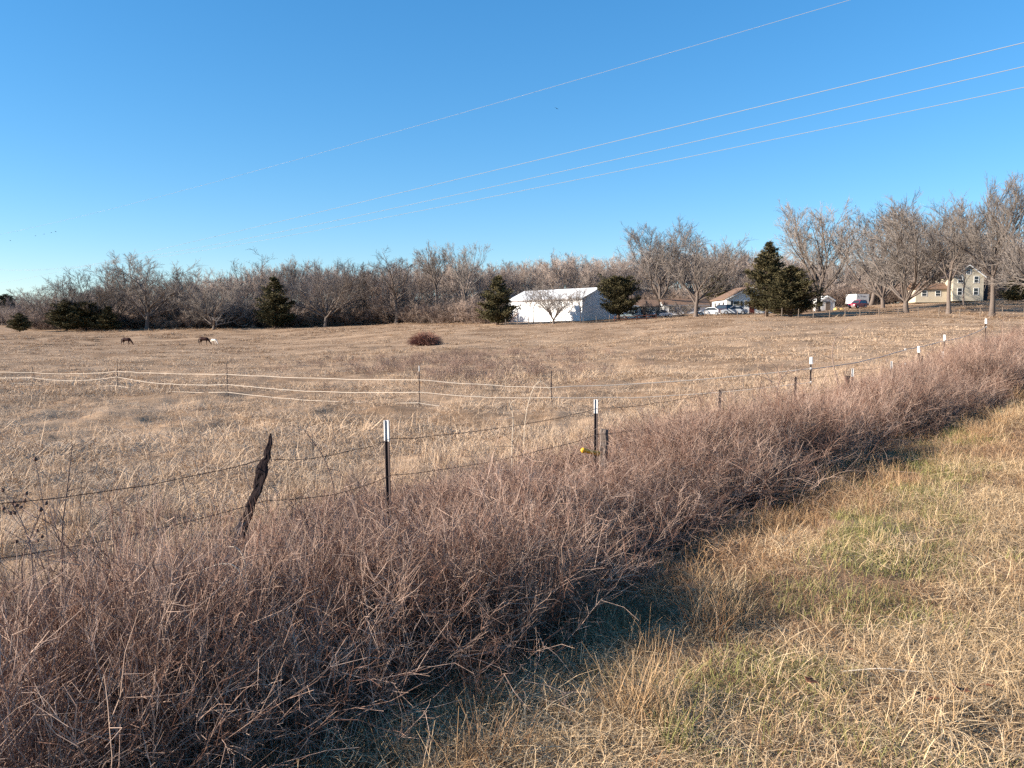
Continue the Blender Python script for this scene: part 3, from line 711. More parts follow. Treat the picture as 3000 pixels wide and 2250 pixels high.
cm = MB(); cm.box(5.72, 6.3, 3.0, 3.7, -.5, 5.6); cm.build('chimney', M_paint, e)
pb = MB(); pb.box(5.72, 8.2, 4.0, 8.5, -.5, 3.6); pb.build('side_wing', M_dshing, e)
# far bits seen through the wood
for u, Z, lab in ((362, 232, 'pale little house glimpsed through the tall dark-limbed tree'), (1342, 214, 'white gable glimpsed between trunks left of the barn')):
    c0 = on_ground(u - 14, Z); loc, rz, _ = frame(c0, c0[:2] + np.array([1, .05]), c0[2] + .5)
    e = empty('hidden_house', loc, rz, lab, 'house'); gable_house(e, 3.4, 5, 2.8, 1.2, M_paint, M_paint, M_trim, over=.3, ridge='y'); window(e, 1.1, 1., .9, 1.1)

# ------------------------------------------------------------------ vehicles
M_tyre = mat('tyre', (0.018, 0.018, 0.02)); M_rim = mat('wheel_rim', (0.45, 0.45, 0.46), rough=.35, metal=.6)
M_glass = mat('car_glass', (0.03, 0.04, 0.05), rough=.08, spec=.6)
M_lamp = mat('headlamp', (0.75, 0.75, 0.72), rough=.2, spec=.5)
def paint(name, c): return mat(name, c, rough=.3, spec=.5)

def wheel(e, x, y, r_, w_=.22):
    th = np.linspace(0, 2 * math.pi, 19)[:-1]
    m = MB(); m.prism([(x + r_ * math.cos(a), r_ + r_ * math.sin(a)) for a in th], 'y', y - w_ / 2, y + w_ / 2); o = m.build('wheel', M_tyre, e)
    s = 1 if y > 0 else -1; k = MB(); k.prism([(x + r_ * .62 * math.cos(a), r_ + r_ * .62 * math.sin(a)) for a in th], 'y', y + s * w_ / 2, y + s * (w_ / 2 + .015)); k.build('rim', M_rim, o)

def car(name, u, Z, rz, M, label, cat, kind='sedan', sc_=1.0):
    p = on_ground(u, Z); e = empty(name, p, rz, label, cat); e.scale = (sc_,) * 3
    hw = .88
    if kind == 'sedan':
        body = [(-2.25, .35), (-2.25, .78), (-2.1, .92), (-1.35, .97), (1.0, .95), (2.0, .80), (2.28, .62), (2.28, .32), (1.95, .22), (-1.95, .22)]
        cab = [(-1.75, .95), (-1.05, 1.38), (.15, 1.42), (1.05, .94)]; r_ = .32
    elif kind == 'suv':
        body = [(-2.25, .45), (-2.28, 1.0), (-2.2, 1.08), (.95, 1.08), (2.05, .98), (2.3, .75), (2.3, .42), (1.9, .32), (-1.9, .32)]
        cab = [(-2.18, 1.06), (-2.0, 1.68), (.15, 1.72), (.95, 1.06)]; r_ = .37
    else:   # pickup
        body = [(-2.6, .5), (-2.65, 1.02), (-.75, 1.05), (1.05, 1.08), (2.35, .98), (2.6, .75), (2.6, .45), (2.2, .35), (-2.2, .35)]
        cab = [(-.75, 1.04), (-.6, 1.72), (.55, 1.74), (1.2, 1.06)]; r_ = .39
    m = MB(); m.prism(body, 'y', -hw, hw); b = m.build('body', M, e)
    mod = b.modifiers.new('soft', 'BEVEL'); mod.width = .07; mod.segments = 2
    n = len(cab); V = [(x, -hw + .04, z) if z < 1.2 else (x, -hw + .2, z) for x, z in cab] + [(x, hw - .04, z) if z < 1.2 else (x, hw - .2, z) for x, z in cab]
    g = MB(); g.add(V, [(k, n + k, n + (k + 1) % n, (k + 1) % n) for k in range(n)], [(0, q, q + 1) for q in range(1, n - 1)] + [(n, n + q + 1, n + q) for q in range(1, n - 1)]); g.build('windows', M_glass, e)
    rf = MB(); rf.box(cab[1][0] - .02, cab[2][0] + .02, -hw + .17, hw - .17, cab[1][1] - .02, cab[2][1] + .05); rf.build('roof', M, e)
    for s in (-1, 1):
        for i in (0, 2):
            xa, za = cab[i]; xb, zb = cab[i + 1]; pl = MB()
            ya = s * (hw - .02 if za < 1.2 else hw - .18); yb = s * (hw - .02 if zb < 1.2 else hw - .18)
            pl.tubes(np.array([[[xa, ya, za], [xb, yb, zb]]]), np.full((1, 2), .05), 5, .5); pl.build('pillar', M, e)
        wheel(e, body[0][0] * .62, s * (hw - .06), r_); wheel(e, body[6][0] * .62, s * (hw - .06), r_)
        hl = MB(); hl.box(body[6][0] - .06, body[6][0] + .02, s * .5, s * .8, .62, .78) if s > 0 else hl.box(body[6][0] - .06, body[6][0] + .02, -.8, -.5, .62, .78); hl.build('headlight', M_lamp, e)
    bp = MB(); bp.box(body[6][0] - .05, body[6][0] + .06, -.8, .8, .36, .52); bp.build('bumper', M_trim, e)
    return e

car('parked_car', 2150, 143, R(168), paint('silver_paint', (.42, .44, .47)), 'silver sedan parked before the white house', 'car')
car('parked_car', 2112, 146, R(120), paint('black_paint', (.03, .02, .035)), 'dark SUV parked beside the silver sedan', 'car', 'suv')
car('parked_car', 2080, 147, R(150), paint('white_car_paint', (.75, .75, .75)), 'white car with its nose behind the dark double-trunked tree', 'car')
car('parked_car', 2511, 158, R(215), paint('red_paint', (.33, .012, .03)), 'red SUV parked in front of the white box trailer', 'car', 'suv', .92)
car('parked_car', 1850, 151, R(172), paint('pale_blue_paint', (.30, .37, .40)), 'pale blue pickup parked at the low white outbuilding', 'pickup', 'pickup', .8)
car('parked_car', 1938, 156, R(20), paint('white_pickup_paint', (.72, .72, .74)), 'white pickup between the outbuilding and the long shed', 'pickup', 'pickup', .8)
# white box trailer
p = on_ground(2525, 178); e = empty('box_trailer', p, R(8), 'white box trailer standing behind the red SUV', 'trailer')
m = MB(); m.box(-1.5, 1.5, 0, 4.2, .75, 2.75); m.build('box', M_paint, e)
m = MB(); m.box(-1.45, 1.45, .1, 4.1, .55, .74); m.build('chassis', M_dark, e)
for x0, x1, z0, z1, c_ in ((-1.1, -.95, 2.0, 2.35, .5), (-.55, -.2, 2.2, 2.42, .5), (.05, .7, 2.1, 2.3, .5)):
    k = MB(); k.box(x0, x1, -.012, -.002, z0, z1); k.build('lettering_patch', mat('grey_print', (.25, .25, .26)), e)
for s in (-1, 1):
    th = np.linspace(0, 6.283, 17)[:-1]
    for yy in (1.6, 2.5):
        m = MB(); x = s * 1.2; m.prism([(yy + .36 * math.cos(a), .36 + .36 * math.sin(a)) for a in th], 'x', x - .12, x + .12); m.build('wheel', M_tyre, e)
# straw-coloured tarp heap
r_ = np.random.default_rng(5)
def lump(name, u, Z, sx, sy, sz, M, label, cat, seed=1):
    p = on_ground(u, Z); th = np.linspace(0, 2 * math.pi, 17)[:-1]; zz = np.linspace(0, 1, 6); rr = np.random.default_rng(seed)
    V = []
    for z in zz:
        k = math.sqrt(max(0.02, 1 - z ** 2.2))
        for a in th: V.append((sx * k * math.cos(a) * rr.uniform(.85, 1.12), sy * k * math.sin(a) * rr.uniform(.85, 1.12), sz * z * rr.uniform(.9, 1.05) - .1))
    q = [(i * 16 + j, i * 16 + (j + 1) % 16, (i + 1) * 16 + (j + 1) % 16, (i + 1) * 16 + j) for i in range(5) for j in range(16)]
    m = MB(); m.add(V, q, [(80, 80 + k, 81 + k) for k in range(1, 15)]); o = m.build(name, M, None, p, smooth=True); return tag(o, label, cat)
lump('straw_heap', 2449, 154, .55, .5, .65, mat('straw_heap', (.5, .33, .13), noise=.2, scale=4), 'small tan straw heap beside the white garden shed', 'heap', 2)
lump('straw_heap', 2465, 154, .7, .5, .55, mat('straw_heap_b', (.42, .28, .12), noise=.2, scale=4), 'second tan straw heap, next to the red SUV', 'heap', 3)

# ------------------------------------------------------------------ pasture fence (far side)
e = empty('pasture_fence', (0, 0, 0), 0, 'far wire fence with pale wooden posts along the yards beyond the pasture', 'fence')
pu = [1480, 1515, 1548, 1582, 1612, 1645, 1678, 1708, 1748, 1786, 2065, 2112, 2160, 2212, 2243, 2290, 2338, 2382, 2430, 2475, 2520, 2575, 2630, 2690, 2750, 2810, 2870, 2935, 3000]
pz = np.interp(pu, [1480, 1790, 2060, 2300, 3000], [142, 141, 134, 117, 106])
tops = []
for u, Z in zip(pu, pz):
    p = on_ground(u, Z); h = rng.uniform(1.05, 1.3); m = MB(); lx, ly = rng.normal(0, .05, 2)
    m.tubes(np.array([[[0, 0, -.3], [lx, ly, h]]]), np.array([[.06, .05]]), 7, .5, cap=True); m.build('post', M_post, e, p); tops.append(p)
M_wire = mat('old_wire', (.10, .06, .045), rough=.6)
for hh in (.4, .75, 1.05):
    for part in (tops[:10], tops[10:]):
        m = MB(); P = np.array(part) + [0, -.08, hh]; m.tubes(P[None], np.full((1, len(P)), .008), 3); m.build('wire', M_wire, e)
# rusty pipe rails + gate beside the outbuilding
e = empty('pipe_rail', (0, 0, 0), 0, 'rusty brown pipe rail with a small gate before the low white outbuilding', 'rail')
ps = [on_ground(u, 140) for u in (1800, 1833, 1866, 1894, 1922)]
for p in ps:
    m = MB(); m.tubes(np.array([[[0, 0, -.3], [0, 0, .95]]]), np.full((1, 2), .07), 8, cap=True); m.build('post', M_gate, e, p)
for hh in (.35, .8):
    m = MB(); P = np.array(ps) + [0, -.1, hh]; m.tubes(P[None], np.full((1, len(P)), .055), 6); m.build('rail', M_gate, e)

# ------------------------------------------------------------------ horses
M_bay = mat('bay_coat', (0.035, 0.011, 0.008), rough=.6); M_grey = mat('white_coat', (0.72, 0.62, 0.52), rough=.7); M_mane = mat('dark_hair', (.015, .01, .01))
def horse(u, Z, rz, s, M, Mh, label):
    p = on_ground(u, Z); e = empty('horse', p, rz, label, 'horse'); e.scale = (s,) * 3
    m = MB()
    def tb(P, Q): m.tubes(np.array([P], float), np.array([Q], float), 10, cap=True)
    tb([(-.82, 0, 1.12), (-.72, 0, 1.16), (-.45, 0, 1.16), (-.05, 0, 1.09), (.35, 0, 1.12), (.6, 0, 1.12), (.72, 0, 1.05)], [.05, .22, .30, .31, .31, .27, .12])
    tb([(.45, 0, 1.2), (.75, 0, 1.02), (1.02, 0, .72), (1.2, 0, .46)], [.22, .19, .14, .11])                   # neck, lowered to graze
    tb([(1.14, 0, .56), (1.27, 0, .36), (1.36, 0, .14), (1.37, 0, .05)], [.09, .115, .07, .05])                # head
    for y in (-.05, .05): tb([(1.12, y, .58), (1.08, y * 1.5, .70)], [.035, .01])
    for y, dx in ((-.15, .06), (.15, -.10)):                                                                # front legs
        tb([(.5, y, 1.0), (.5 + dx * .4, y, .75), (.5 + dx, y, .48), (.5 + dx, y, .14), (.53 + dx, y, .02)], [.13, .09, .055, .04, .06])
    for y, dx in ((-.16, -.10), (.16, .08)):                                                                # hind legs: knee forward, hock back
        tb([(-.6, y, 1.08), (-.5 + dx * .3, y, .78), (-.74 + dx, y, .50), (-.68 + dx, y, .15), (-.64 + dx, y, .02)], [.2, .14, .065, .042, .06])
    b = m.build('body', M, e); rm = b.modifiers.new('skin', 'REMESH'); rm.mode = 'VOXEL'; rm.voxel_size = .035; rm.use_smooth_shade = True
    sm = b.modifiers.new('smooth', 'SMOOTH'); sm.iterations = 4; sm.factor = .5
    t = MB(); t.tubes(np.array([[(-.86, 0, 1.2), (-.98, 0, 1.0), (-1.0, 0, .7), (-.97, 0, .35)]]), np.array([[.04, .07, .08, .03]]), 7); t.build('tail', Mh, e)
    n_ = MB(); n_.tubes(np.array([[(.5, 0, 1.4), (.8, 0, 1.2), (1.05, 0, .88), (1.15, 0, .7)]]), np.array([[.03, .06, .05, .03]]), 5); n_.build('mane', Mh, e)
    return e
horse(368, 150, R(-8), 1.0, M_bay, M_mane, 'lone dark brown horse grazing with its head to the ground')
horse(596, 150, R(-5), 1.02, M_bay, M_mane, 'dark brown horse grazing beside the white horse')
horse(625, 151.5, R(-25), .74, M_grey, M_grey, 'small white horse half hidden by the head of the brown one')

# ------------------------------------------------------------------ reddish brush mound in the pasture
def mound():
    p = on_ground(1246, 98); r = np.random.default_rng(9); m = MB(); n = 2600; k = 5
    az = r.uniform(0, 6.28, n); el = np.arcsin(r.uniform(.03, 1, n)); st = r.uniform(0, .5, n)
    R_ = np.array([2.35, 1.9, 1.75]); d = np.stack([np.cos(el) * np.cos(az), np.cos(el) * np.sin(az), np.sin(el)], -1)
    P = np.zeros((n, k, 3)); P[:, 0] = d * R_ * st[:, None] * np.array([1, 1, .6])
    tip = d * R_ * r.uniform(.6, 1.08, n)[:, None]
    for i in range(1, k):
        f = i / (k - 1); P[:, i] = P[:, 0] * (1 - f) + tip * f + r.normal(0, .07, (n, 3)); P[:, i, 2] += .25 * math.sin(f * 3.14)
    P[..., 2] = np.maximum(P[..., 2], -.1)
    m.tubes(P, np.linspace(.014, .006, k)[None] * np.ones((n, 1)), 3, r.uniform(0, 1, n))
    tag(m.build('brush_mound', M_pile, None, p), 'domed heap of reddish brush alone in the pasture', 'brush heap')
mound()

# ------------------------------------------------------------------ power lines
M_alu = mat('bare_aluminium', (.21, .22, .23), rough=.6, metal=.0, spec=.4)
lines = [((2490, 0), (1500, 292), (600, 541), 15.5, 'uppermost single power line crossing the sky'),
         ((3000, 125), (1500, 481), (600, 700), 11.0, 'highest power line of the lower three'),
         ((3000, 195), (1500, 546), (700, 703), 11.0, 'middle power line of the lower three'),
         ((3000, 256), (1500, 567), (700, 716), 11.0, 'lowest power line of the lower three')]
for a, b, c, hgt, lab in lines:
    P3 = []
    for (u, v) in (a, c):
        d = ray(u, v); t = (hgt - EYE) / d[2]; P3.append(np.array([0, 0, EYE]) + d * t)
    dr = unit(P3[1] - P3[0]); s0 = P3[0] - dr * 70; L = np.linalg.norm(P3[1] - P3[0]); s1 = P3[1] + dr * 260
    d = ray(*b); n_ = np.cross(dr, [0, 0, 1]); tt = np.dot(P3[0], n_) / np.dot(d, n_); mid = np.array([0, 0, EYE]) + d * tt
    dz = mid[2] - hgt; x = np.dot(mid - P3[0], dr); k = -dz / (x * (L - x))          # parabola through the three points
    k = np.clip(k, .00003, .00012)
    ts = np.linspace(-60, L + 220, 60); P = P3[0][None] + dr[None] * ts[:, None]; P[:, 2] = hgt - k * ts * (L - ts)
    m = MB(); m.tubes(P[None], np.full((1, 60), .009 if hgt > 12 else .013), 6); tag(m.build('power_line', M_alu, smooth=True), lab, 'power line', 'power lines overhead')

# ------------------------------------------------------------------ birds
M_bird = mat('bird', (.02, .018, .02))
def bird(u, v, Z, s, roll, hd, label):
    m = MB(); m.tubes(np.array([[(-.28, 0, 0), (-.1, 0, .0), (.08, 0, .02), (.2, 0, .03), (.28, 0, .02)]]), np.array([[.015, .05, .065, .04, .01]]), 8, cap=True)
    for q in (-1, 1):
        V = [(.10, q * .04, .02), (-.10, q * .04, .02), (.13, q * .32, .13), (-.07, q * .32, .12), (.02, q * .68, .06), (-.04, q * .66, .06)]
        V += [(a, b, c - .015) for a, b, c in V]
        m.add(V, [(0, 1, 3, 2), (2, 3, 5, 4), (6, 8, 9, 7), (8, 10, 11, 9), (0, 2, 8, 6), (2, 4, 10, 8), (1, 7, 9, 3), (3, 9, 11, 5), (4, 5, 11, 10)])
    m.add([(-.25, -.03, 0), (-.25, .03, 0), (-.42, .08, 0), (-.42, -.08, 0), (-.42, 0, -.012)], [(0, 1, 2, 3)], [(0, 4, 3), (1, 2, 4)])
    o = m.build('bird', M_bird, None, at_depth(u, v, Z), (R(roll), R(5), R(hd))); o.scale = (s,) * 3
    return tag(o, label, 'bird', None if u > 1000 else 'birds over the left of the wood')
bird(1631, 318, 95, .5, 35, 70, 'single dark bird high in the sky between the power lines')
for (u, v, ro) in ((163, 679, 30), (150, 682, 10), (129, 686, 5), (104, 691, 0), (30, 705, 8)):
    bird(u, v, 260, .75, ro, 20 + ro, 'small bird of the distant flock low in the sky over the wood')
# ------------------------------------------------------------------ near wire fence
M_steel = mat('dark_green_steel', (.045, .028, .026), rough=.55, spec=.3, noise=.2, scale=20)
M_tip = mat('white_post_paint', (.52, .50, .48), rough=.6, noise=.12, scale=20)
M_old = mat('old_grey_wood', (.16, .125, .105), noise=.35, scale=14, bump=.6, stretch=(4, 4, .6), rough=.95)
M_dkw = mat('dark_rotten_wood', (.022, .014, .014), noise=.35, scale=14, bump=.6, stretch=(4, 4, .6), rough=.95)
M_barb = mat('rusty_wire', (.13, .068, .045), rough=.7)
M_tape = mat('white_fence_tape', (.52, .44, .36), rough=.6)
M_ins = mat('white_insulator', (.82, .80, .76), rough=.4)
XF = -6.1
def fence_pt(u):
    Z = 2400 * 6.1 / (3400 - u); return np.array([XF + RD[0] / RD[1] * Z, Z])
AF = math.atan2(RD[1], RD[0])      # fence runs along local +x, local -y faces the road

def t_post(parent, x, y, zt, lean=(0, 0), tip=.30, rz=AF, cap=False, tapeins=()):
    zb = gz(x, y) - .25; h = zt - zb
    m = MB()   # T section: flange along local x, stem towards the road
    m.box(-.019, .019, -.003, .004, 0, h); m.box(-.0035, .0035, -.032, -.003, 0, h - .002)
    for k in np.arange(.12, h - .04, .055): m.box(-.007, .007, .004, .010, k, k + .02)
    o = m.build('steel_post', M_steel, parent, (x, y, zb), (lean[0], lean[1], rz))
    c = MB(); e = .0016
    if cap:
        c.box(-.03, .03, -.045, .02, h - tip, h + .02); c.box(-.045, .045, -.055, .02, h - tip - .04, h - tip)
        c.build('white_cap', M_ins, o)
    elif tip:
        c.box(-.019 - e, .019 + e, -.003 - e, .004 + e, h - tip, h + e); c.box(-.0035 - e, .0035 + e, -.032 - e, -.003 - e, h - tip, h + e)
        c.build('painted_tip', M_tip, o)
    return o

fe = empty('wire_fence', (0, 0, 0), 0, 'old barbed wire fence on steel and wooden posts running through the brambles', 'fence')
tp = [(1135, 1231), (1745, 1170), (2102, 1143), (2328, 1103), (2494, 1080), (2611, 1058), (2700, 1043), (2760, 1030), (2828, 1018), (2877, 1006)]
tps = []
for i, (u, v) in enumerate(tp):
    x, y = fence_pt(u); zt = at_depth(u, v, y)[2]
    t_post(fe, x, y, zt, (R(rng.uniform(-1.5, 1.5)), R(rng.uniform(-1, 1))), tip=(.165, .15, .0, .0, .16, .18, .0, .26, .2, .2)[i]); tps.append((x, y, zt))
x, y = fence_pt(-197); t_post(fe, x, y, .9, tip=.2)
# clips on the near posts
def rough_post(parent, P, Q, M, seed, name='wooden_post', sides=11):
    r = np.random.default_rng(seed); m = MB(); P = np.array(P, float); k = 24
    s = np.linspace(0, 1, k); sp = np.linspace(0, 1, len(P)); C = np.stack([np.interp(s, sp, P[:, j]) for j in range(3)], -1); q = np.interp(s, sp, Q)
    C[1:-1] += r.normal(0, .006, (k - 2, 3)); m.tubes(C[None], q[None], sides, .5, cap=True)
    V = m.v[0].reshape(k, sides, 3); cc = C[:, None]; V[:] = cc + (V - cc) * (1 + r.normal(0, .12, (1, sides, 1)) + r.normal(0, .06, (k, sides, 1))); m.v[0] = V.reshape(-1, 3)
    return m.build(name, M, parent)
# leaning split post
def fp(u, v, Z): return at_depth(u, v, Z)
LP = [(672, 1720, .052), (690, 1615, .048), (715, 1530, .040), (735, 1480, .037), (755, 1432, .036), (763, 1400, .046), (768, 1372, .049), (777, 1352, .030), (783, 1320, .026), (789, 1290, .017), (793, 1270, .006)]
rough_post(fe, [fp(u, v, 5.45) for u, v, _ in LP], [w_ * .78 for _, _, w_ in LP], M_dkw, 4)
def wpost(u, vt, w_, Z, seed, M=None):
    p = fp(u, vt, Z); zb = gz(p[0], p[1]) - .3
    rough_post(fe, [(p[0] + .02, p[1], zb), (p[0], p[1] + .01, (zb + p[2]) / 2), (p[0], p[1], p[2])], [w_, w_ * .97, w_ * .85], M or M_old, seed)
wpost(1772, 1258, .055, 9.05, 7); wpost(2484, 1102, .05, 16.0, 8, M_dkw); wpost(2700, 1062, .05, 20.9, 9)
# barbed strands
def barbed(hs, seed):
    r = np.random.default_rng(seed); us = [-197, 760] + [a for a, _ in tp]
    K = []
    for u in us:
        x, y = fence_pt(u); K.append((x - NL[0] * .03, y - NL[1] * .03, gz(x, y, False) + hs))
    K = np.array(K); P = []
    for a, b in zip(K[:-1], K[1:]):
        n = max(6, int(np.linalg.norm(b - a) / .25)); s = np.linspace(0, 1, n, endpoint=False)[:, None]
        seg = a * (1 - s) + b * s; seg[:, 2] -= (.05 * 4 * s * (1 - s))[:, 0]; P.append(seg)
    P = np.concatenate(P + [K[-1:]]); P += r.normal(0, .004, P.shape)
    m = MB(); m.tubes(P[None], np.full((1, len(P)), .0027), 5)
    d = np.diff(P, axis=0); L = np.linalg.norm(d, axis=1); cl = np.concatenate([[0], np.cumsum(L)])
    for s in np.arange(.1, min(cl[-1], 14), .125):
        c = np.array([np.interp(s, cl, P[:, j]) for j in range(3)])
        for q in range(2):
            v = unit(r.normal(0, 1, 3)) * .016; m.tubes(np.array([[c - v, c + v]]), np.full((1, 2), .0013), 3)
    m.build('barbed_wire', M_barb, fe)
for k, hs in enumerate((1.04, .75, .44)): barbed(hs, 20 + k)
# yellow gate handle hooked on the second steel post
x, y, zt = tps[1]; h0 = at_depth(1703, 1318, 8.60); h1 = at_depth(1757, 1330, 8.76)
ge = empty('gate_handle', h1, 0, 'yellow plastic gate handle hooked to a steel fence post', 'gate handle')
M_yel = mat('yellow_plastic', (.80, .40, .03), rough=.4, spec=.4)
dv = h0 - h1; s = np.linspace(0, 1, 15); P = dv[None] * s[:, None]
rad = np.array([.012, .030, .030, .022, .026, .022, .026, .022, .026, .022, .026, .022, .030, .030, .012])
g = MB(); g.tubes(P[None], rad[None] * .95, 12, cap=True); g.build('grip', M_yel, ge, smooth=True)
hk = MB(); hk.tubes(np.array([[-dv * 0.0, -dv * .12, -dv * .2 + [0, 0, -.015], -dv * .28 + [0, 0, .01]]]), np.full((1, 4), .003), 5); hk.build('hook', M_barb, ge)

# ------------------------------------------------------------------ tape fence in the pasture
te = empty('tape_fence', (0, 0, 0), 0, 'low electric fence of white tape on thin posts crossing the pasture', 'fence')
TP = [  # u, depth, top row, base row, tape rows, kind
    (-260, 46, 1062, 0, (1080, 1092, 1108), 0), (93, 38, 1072, 1122, (1091, 1106, 1123), 0), (343, 34, 1051, 0, (1088, 1104, 1130), 0), (664, 29, 1064, 0, (1096, 1125, 1148), 0),
    (1228, 23.5, 1072, 0, (1112, 1148, 1180), 0), (1615, 22, 1086, 0, (1135, 1164, 1200), 0),
    (2375, 22.3, 1048, 0, (1080, 1120, 1160), 1), (2652, 26, 1004, 0, (1024, 1066, 1110), 2), (2766, 29, 982, 0, (998, 1040, 1078), 1), (2888, 32, 935, 0, (958, 1000, 1045), 1)]
tk = []
for i, (u, Z, vt, vb, rows, kd) in enumerate(TP):
    p = at_depth(u, vt, Z); zb = gz(p[0], p[1]) - .25
    if kd == 0:
        ln = .18 if i == 1 else rng.normal(0, .02)
        m = MB(); h = p[2] - zb
        m.tubes(np.array([[[ln * h, 0, 0] if i != 1 else [.20, 0, 0], [0, 0, h]]]), np.full((1, 2), .013), 6, .5, cap=True); o = m.build('step_in_post', M_steel, te, (p[0], p[1], zb))
        if i == 4:
            c = MB(); c.tubes(np.array([[[0, 0, h - .16], [0, 0, h + .004]]]), np.full((1, 2), .016), 6, cap=True); c.build('white_tip', M_tip, o)
    else:
        o = t_post(te, p[0], p[1], p[2], (0, R(-24) if kd == 2 else R(rng.normal(0, 1))), tip=.13, cap=True)
        if kd == 2: o.location.x += .55
    pts = []
    for v in rows:
        q = at_depth(u, v, Z); pts.append(q)
        b = MB(); b.box(-.022, .022, -.04, .0, -.03, .03); b.build('insulator', M_ins if kd else M_steel, te, (q[0] + (.07 * (v - 1072) / 50 if i == 1 else 0), q[1], q[2]))
    tk.append(pts)
for lvl in range(3):
    for i in range(len(TP) - 1):
        if lvl == 2 and i >= 5: continue
        if i == 6 and lvl: continue
        a, b = np.array(tk[i][lvl]), np.array(tk[i + 1][lvl]); n = 14; s = np.linspace(0, 1, n)[:, None]
        sag = rng.uniform(.02, .16) if lvl else rng.uniform(.01, .09)
        P = a * (1 - s) + b * s; P[:, 2] -= (sag * 4 * s * (1 - s))[:, 0]; P[:, 2] += rng.normal(0, .006, n); P[:, 1] -= .045
        m = MB(); m.tubes(P[None], np.full((1, n), .0085 if i < 5 else .013), 6); m.build('tape', M_tape, te)

# ------------------------------------------------------------------ field grass
print('grass...')
def pick(n): return rng.uniform(0, 2 * math.pi, n)
def rand_pts(x0, x1, y0, y1, dens):
    n = int((x1 - x0) * (y1 - y0) * dens); return rng.uniform(x0, x1, n), rng.uniform(y0, y1, n)
def tq(x, y): return x * RD[0] + y * RD[1], x * NL[0] + y * NL[1]

fp_near = [field_patch(100 + k, .40, 85, (.06, .21), (.003, .0075)) for k in range(6)]
fp_mid = [field_patch(120 + k, .60, 60, (.06, .18), (.008, .016)) for k in range(4)]
fp_far = [field_patch(140 + k, 1.1, 45, (.05, .13), (.018, .04), 0) for k in range(4)]
X, Y, S, I = [], [], [], []
for (x0, x1, y0, y1, dens, kk, s0, rmin, rmax) in ((-14, 16, 3, 17, 13, (0, 6), (.8, 1.5), 0, 16), (-30, 30, 8, 40, 5, (0, 6), (1.0, 1.9), 15.5, 36), (-62, 62, 24, 82, 1.7, (6, 10), (.9, 1.7), 35, 82), (-150, 150, 55, 230, .55, (10, 14), (.8, 1.6), 80, 232)):
    x, y = rand_pts(x0, x1, y0, y1, dens); r = np.hypot(x, y); t, q = tq(x, y)
    ok = (r >= rmin) & (r < rmax) & (q > 5.2) & in_view(x, y)
    x, y = x[ok], y[ok]; nn = sstep(vnoise(x / 1.3, y / 1.3, 11) * .5 + vnoise(x / 4, y / 3, 13) * .25 + vnoise(x / 12, y / 9, 12) * .25, .2, .8)
    keep = rng.uniform(0, 1, len(x)) < .45 + nn * .9; x, y, nn = x[keep], y[keep], nn[keep]
    sz = rng.uniform(*s0, len(x)) * (.35 + 1.15 * nn)
    X.append(x); Y.append(y); S.append(sz); I.append(rng.integers(kk[0], kk[1], len(x)))
x = np.concatenate(X); y = np.concatenate(Y); s = np.concatenate(S)
scatter('pasture_grass', fp_near + fp_mid + fp_far, np.stack([x, y, gz(x, y) - .01], -1), pick(len(x)), np.stack([s, s, s * rng.uniform(.7, 1.15, len(s))], -1), np.concatenate(I), 'dry tan grass covering the whole pasture', 'grass')
tk_ = [tuft(150 + k, 90, .30, (.15, .42), (.010, .022), M_field, (35, 85), (.0, .55)) for k in range(4)]
x, y = rand_pts(-130, 120, 30, 215, .16); r = np.hypot(x, y); t, q = tq(x, y); nn = vnoise(x / 10, y / 6, 15)
ok = (q > 9) & in_view(x, y) & (rng.uniform(0, 1, len(x)) < sstep(nn, .4, .75)); x, y, r = x[ok], y[ok], r[ok]
sx = np.interp(r, [30, 200], [.8, 2.2]) * rng.uniform(.7, 1.5, len(x))
scatter('grass_tussocks', tk_, np.stack([x, y, gz(x, y) - .03], -1), pick(len(x)), np.stack([sx * 1.3, sx * 1.3, sx * .8], -1), rng.integers(0, 4, len(x)), 'darker tussocks of rank grass dotted over the pasture', 'grass')
# dead brown weeds in the dip behind the tape fence, and thin along the field side of the brambles
wd = [cane_clump(160 + k, 14, .55, .35, M_weed, rad=.004, twigs=6) for k in range(4)]
x, y = rand_pts(-16, 12, 26, 70, 1.5); n1 = vnoise(x / 6, y / 9, 31); u_, v_, _ = project(np.stack([x, y, gz(x, y)], -1))
ok = (rng.uniform(0, 1, len(x)) < sstep(n1, .35, .75) * np.exp(-((u_ - 1380) / 330.) ** 2) * np.exp(-((v_ - 1085) / 48.) ** 2) * 1.3)
x2, y2 = rand_pts(-14, 30, 4, 45, 2.2); t2, q2 = tq(x2, y2); ok2 = (q2 > 5.6) & (q2 < 8.5) & in_view(x2, y2) & (rng.uniform(0, 1, len(x2)) < np.exp(-(q2 - 5.6) / 1.2))
x = np.concatenate([x[ok], x2[ok2]]); y = np.concatenate([y[ok], y2[ok2]])
scatter('dead_weeds', wd, np.stack([x, y, gz(x, y) - .02], -1), pick(len(x)), rng.uniform(.5, 1.1, len(x)), rng.integers(0, 4, len(x)), 'thin brown dead weeds standing in the pasture dip and behind the fence', 'weeds')

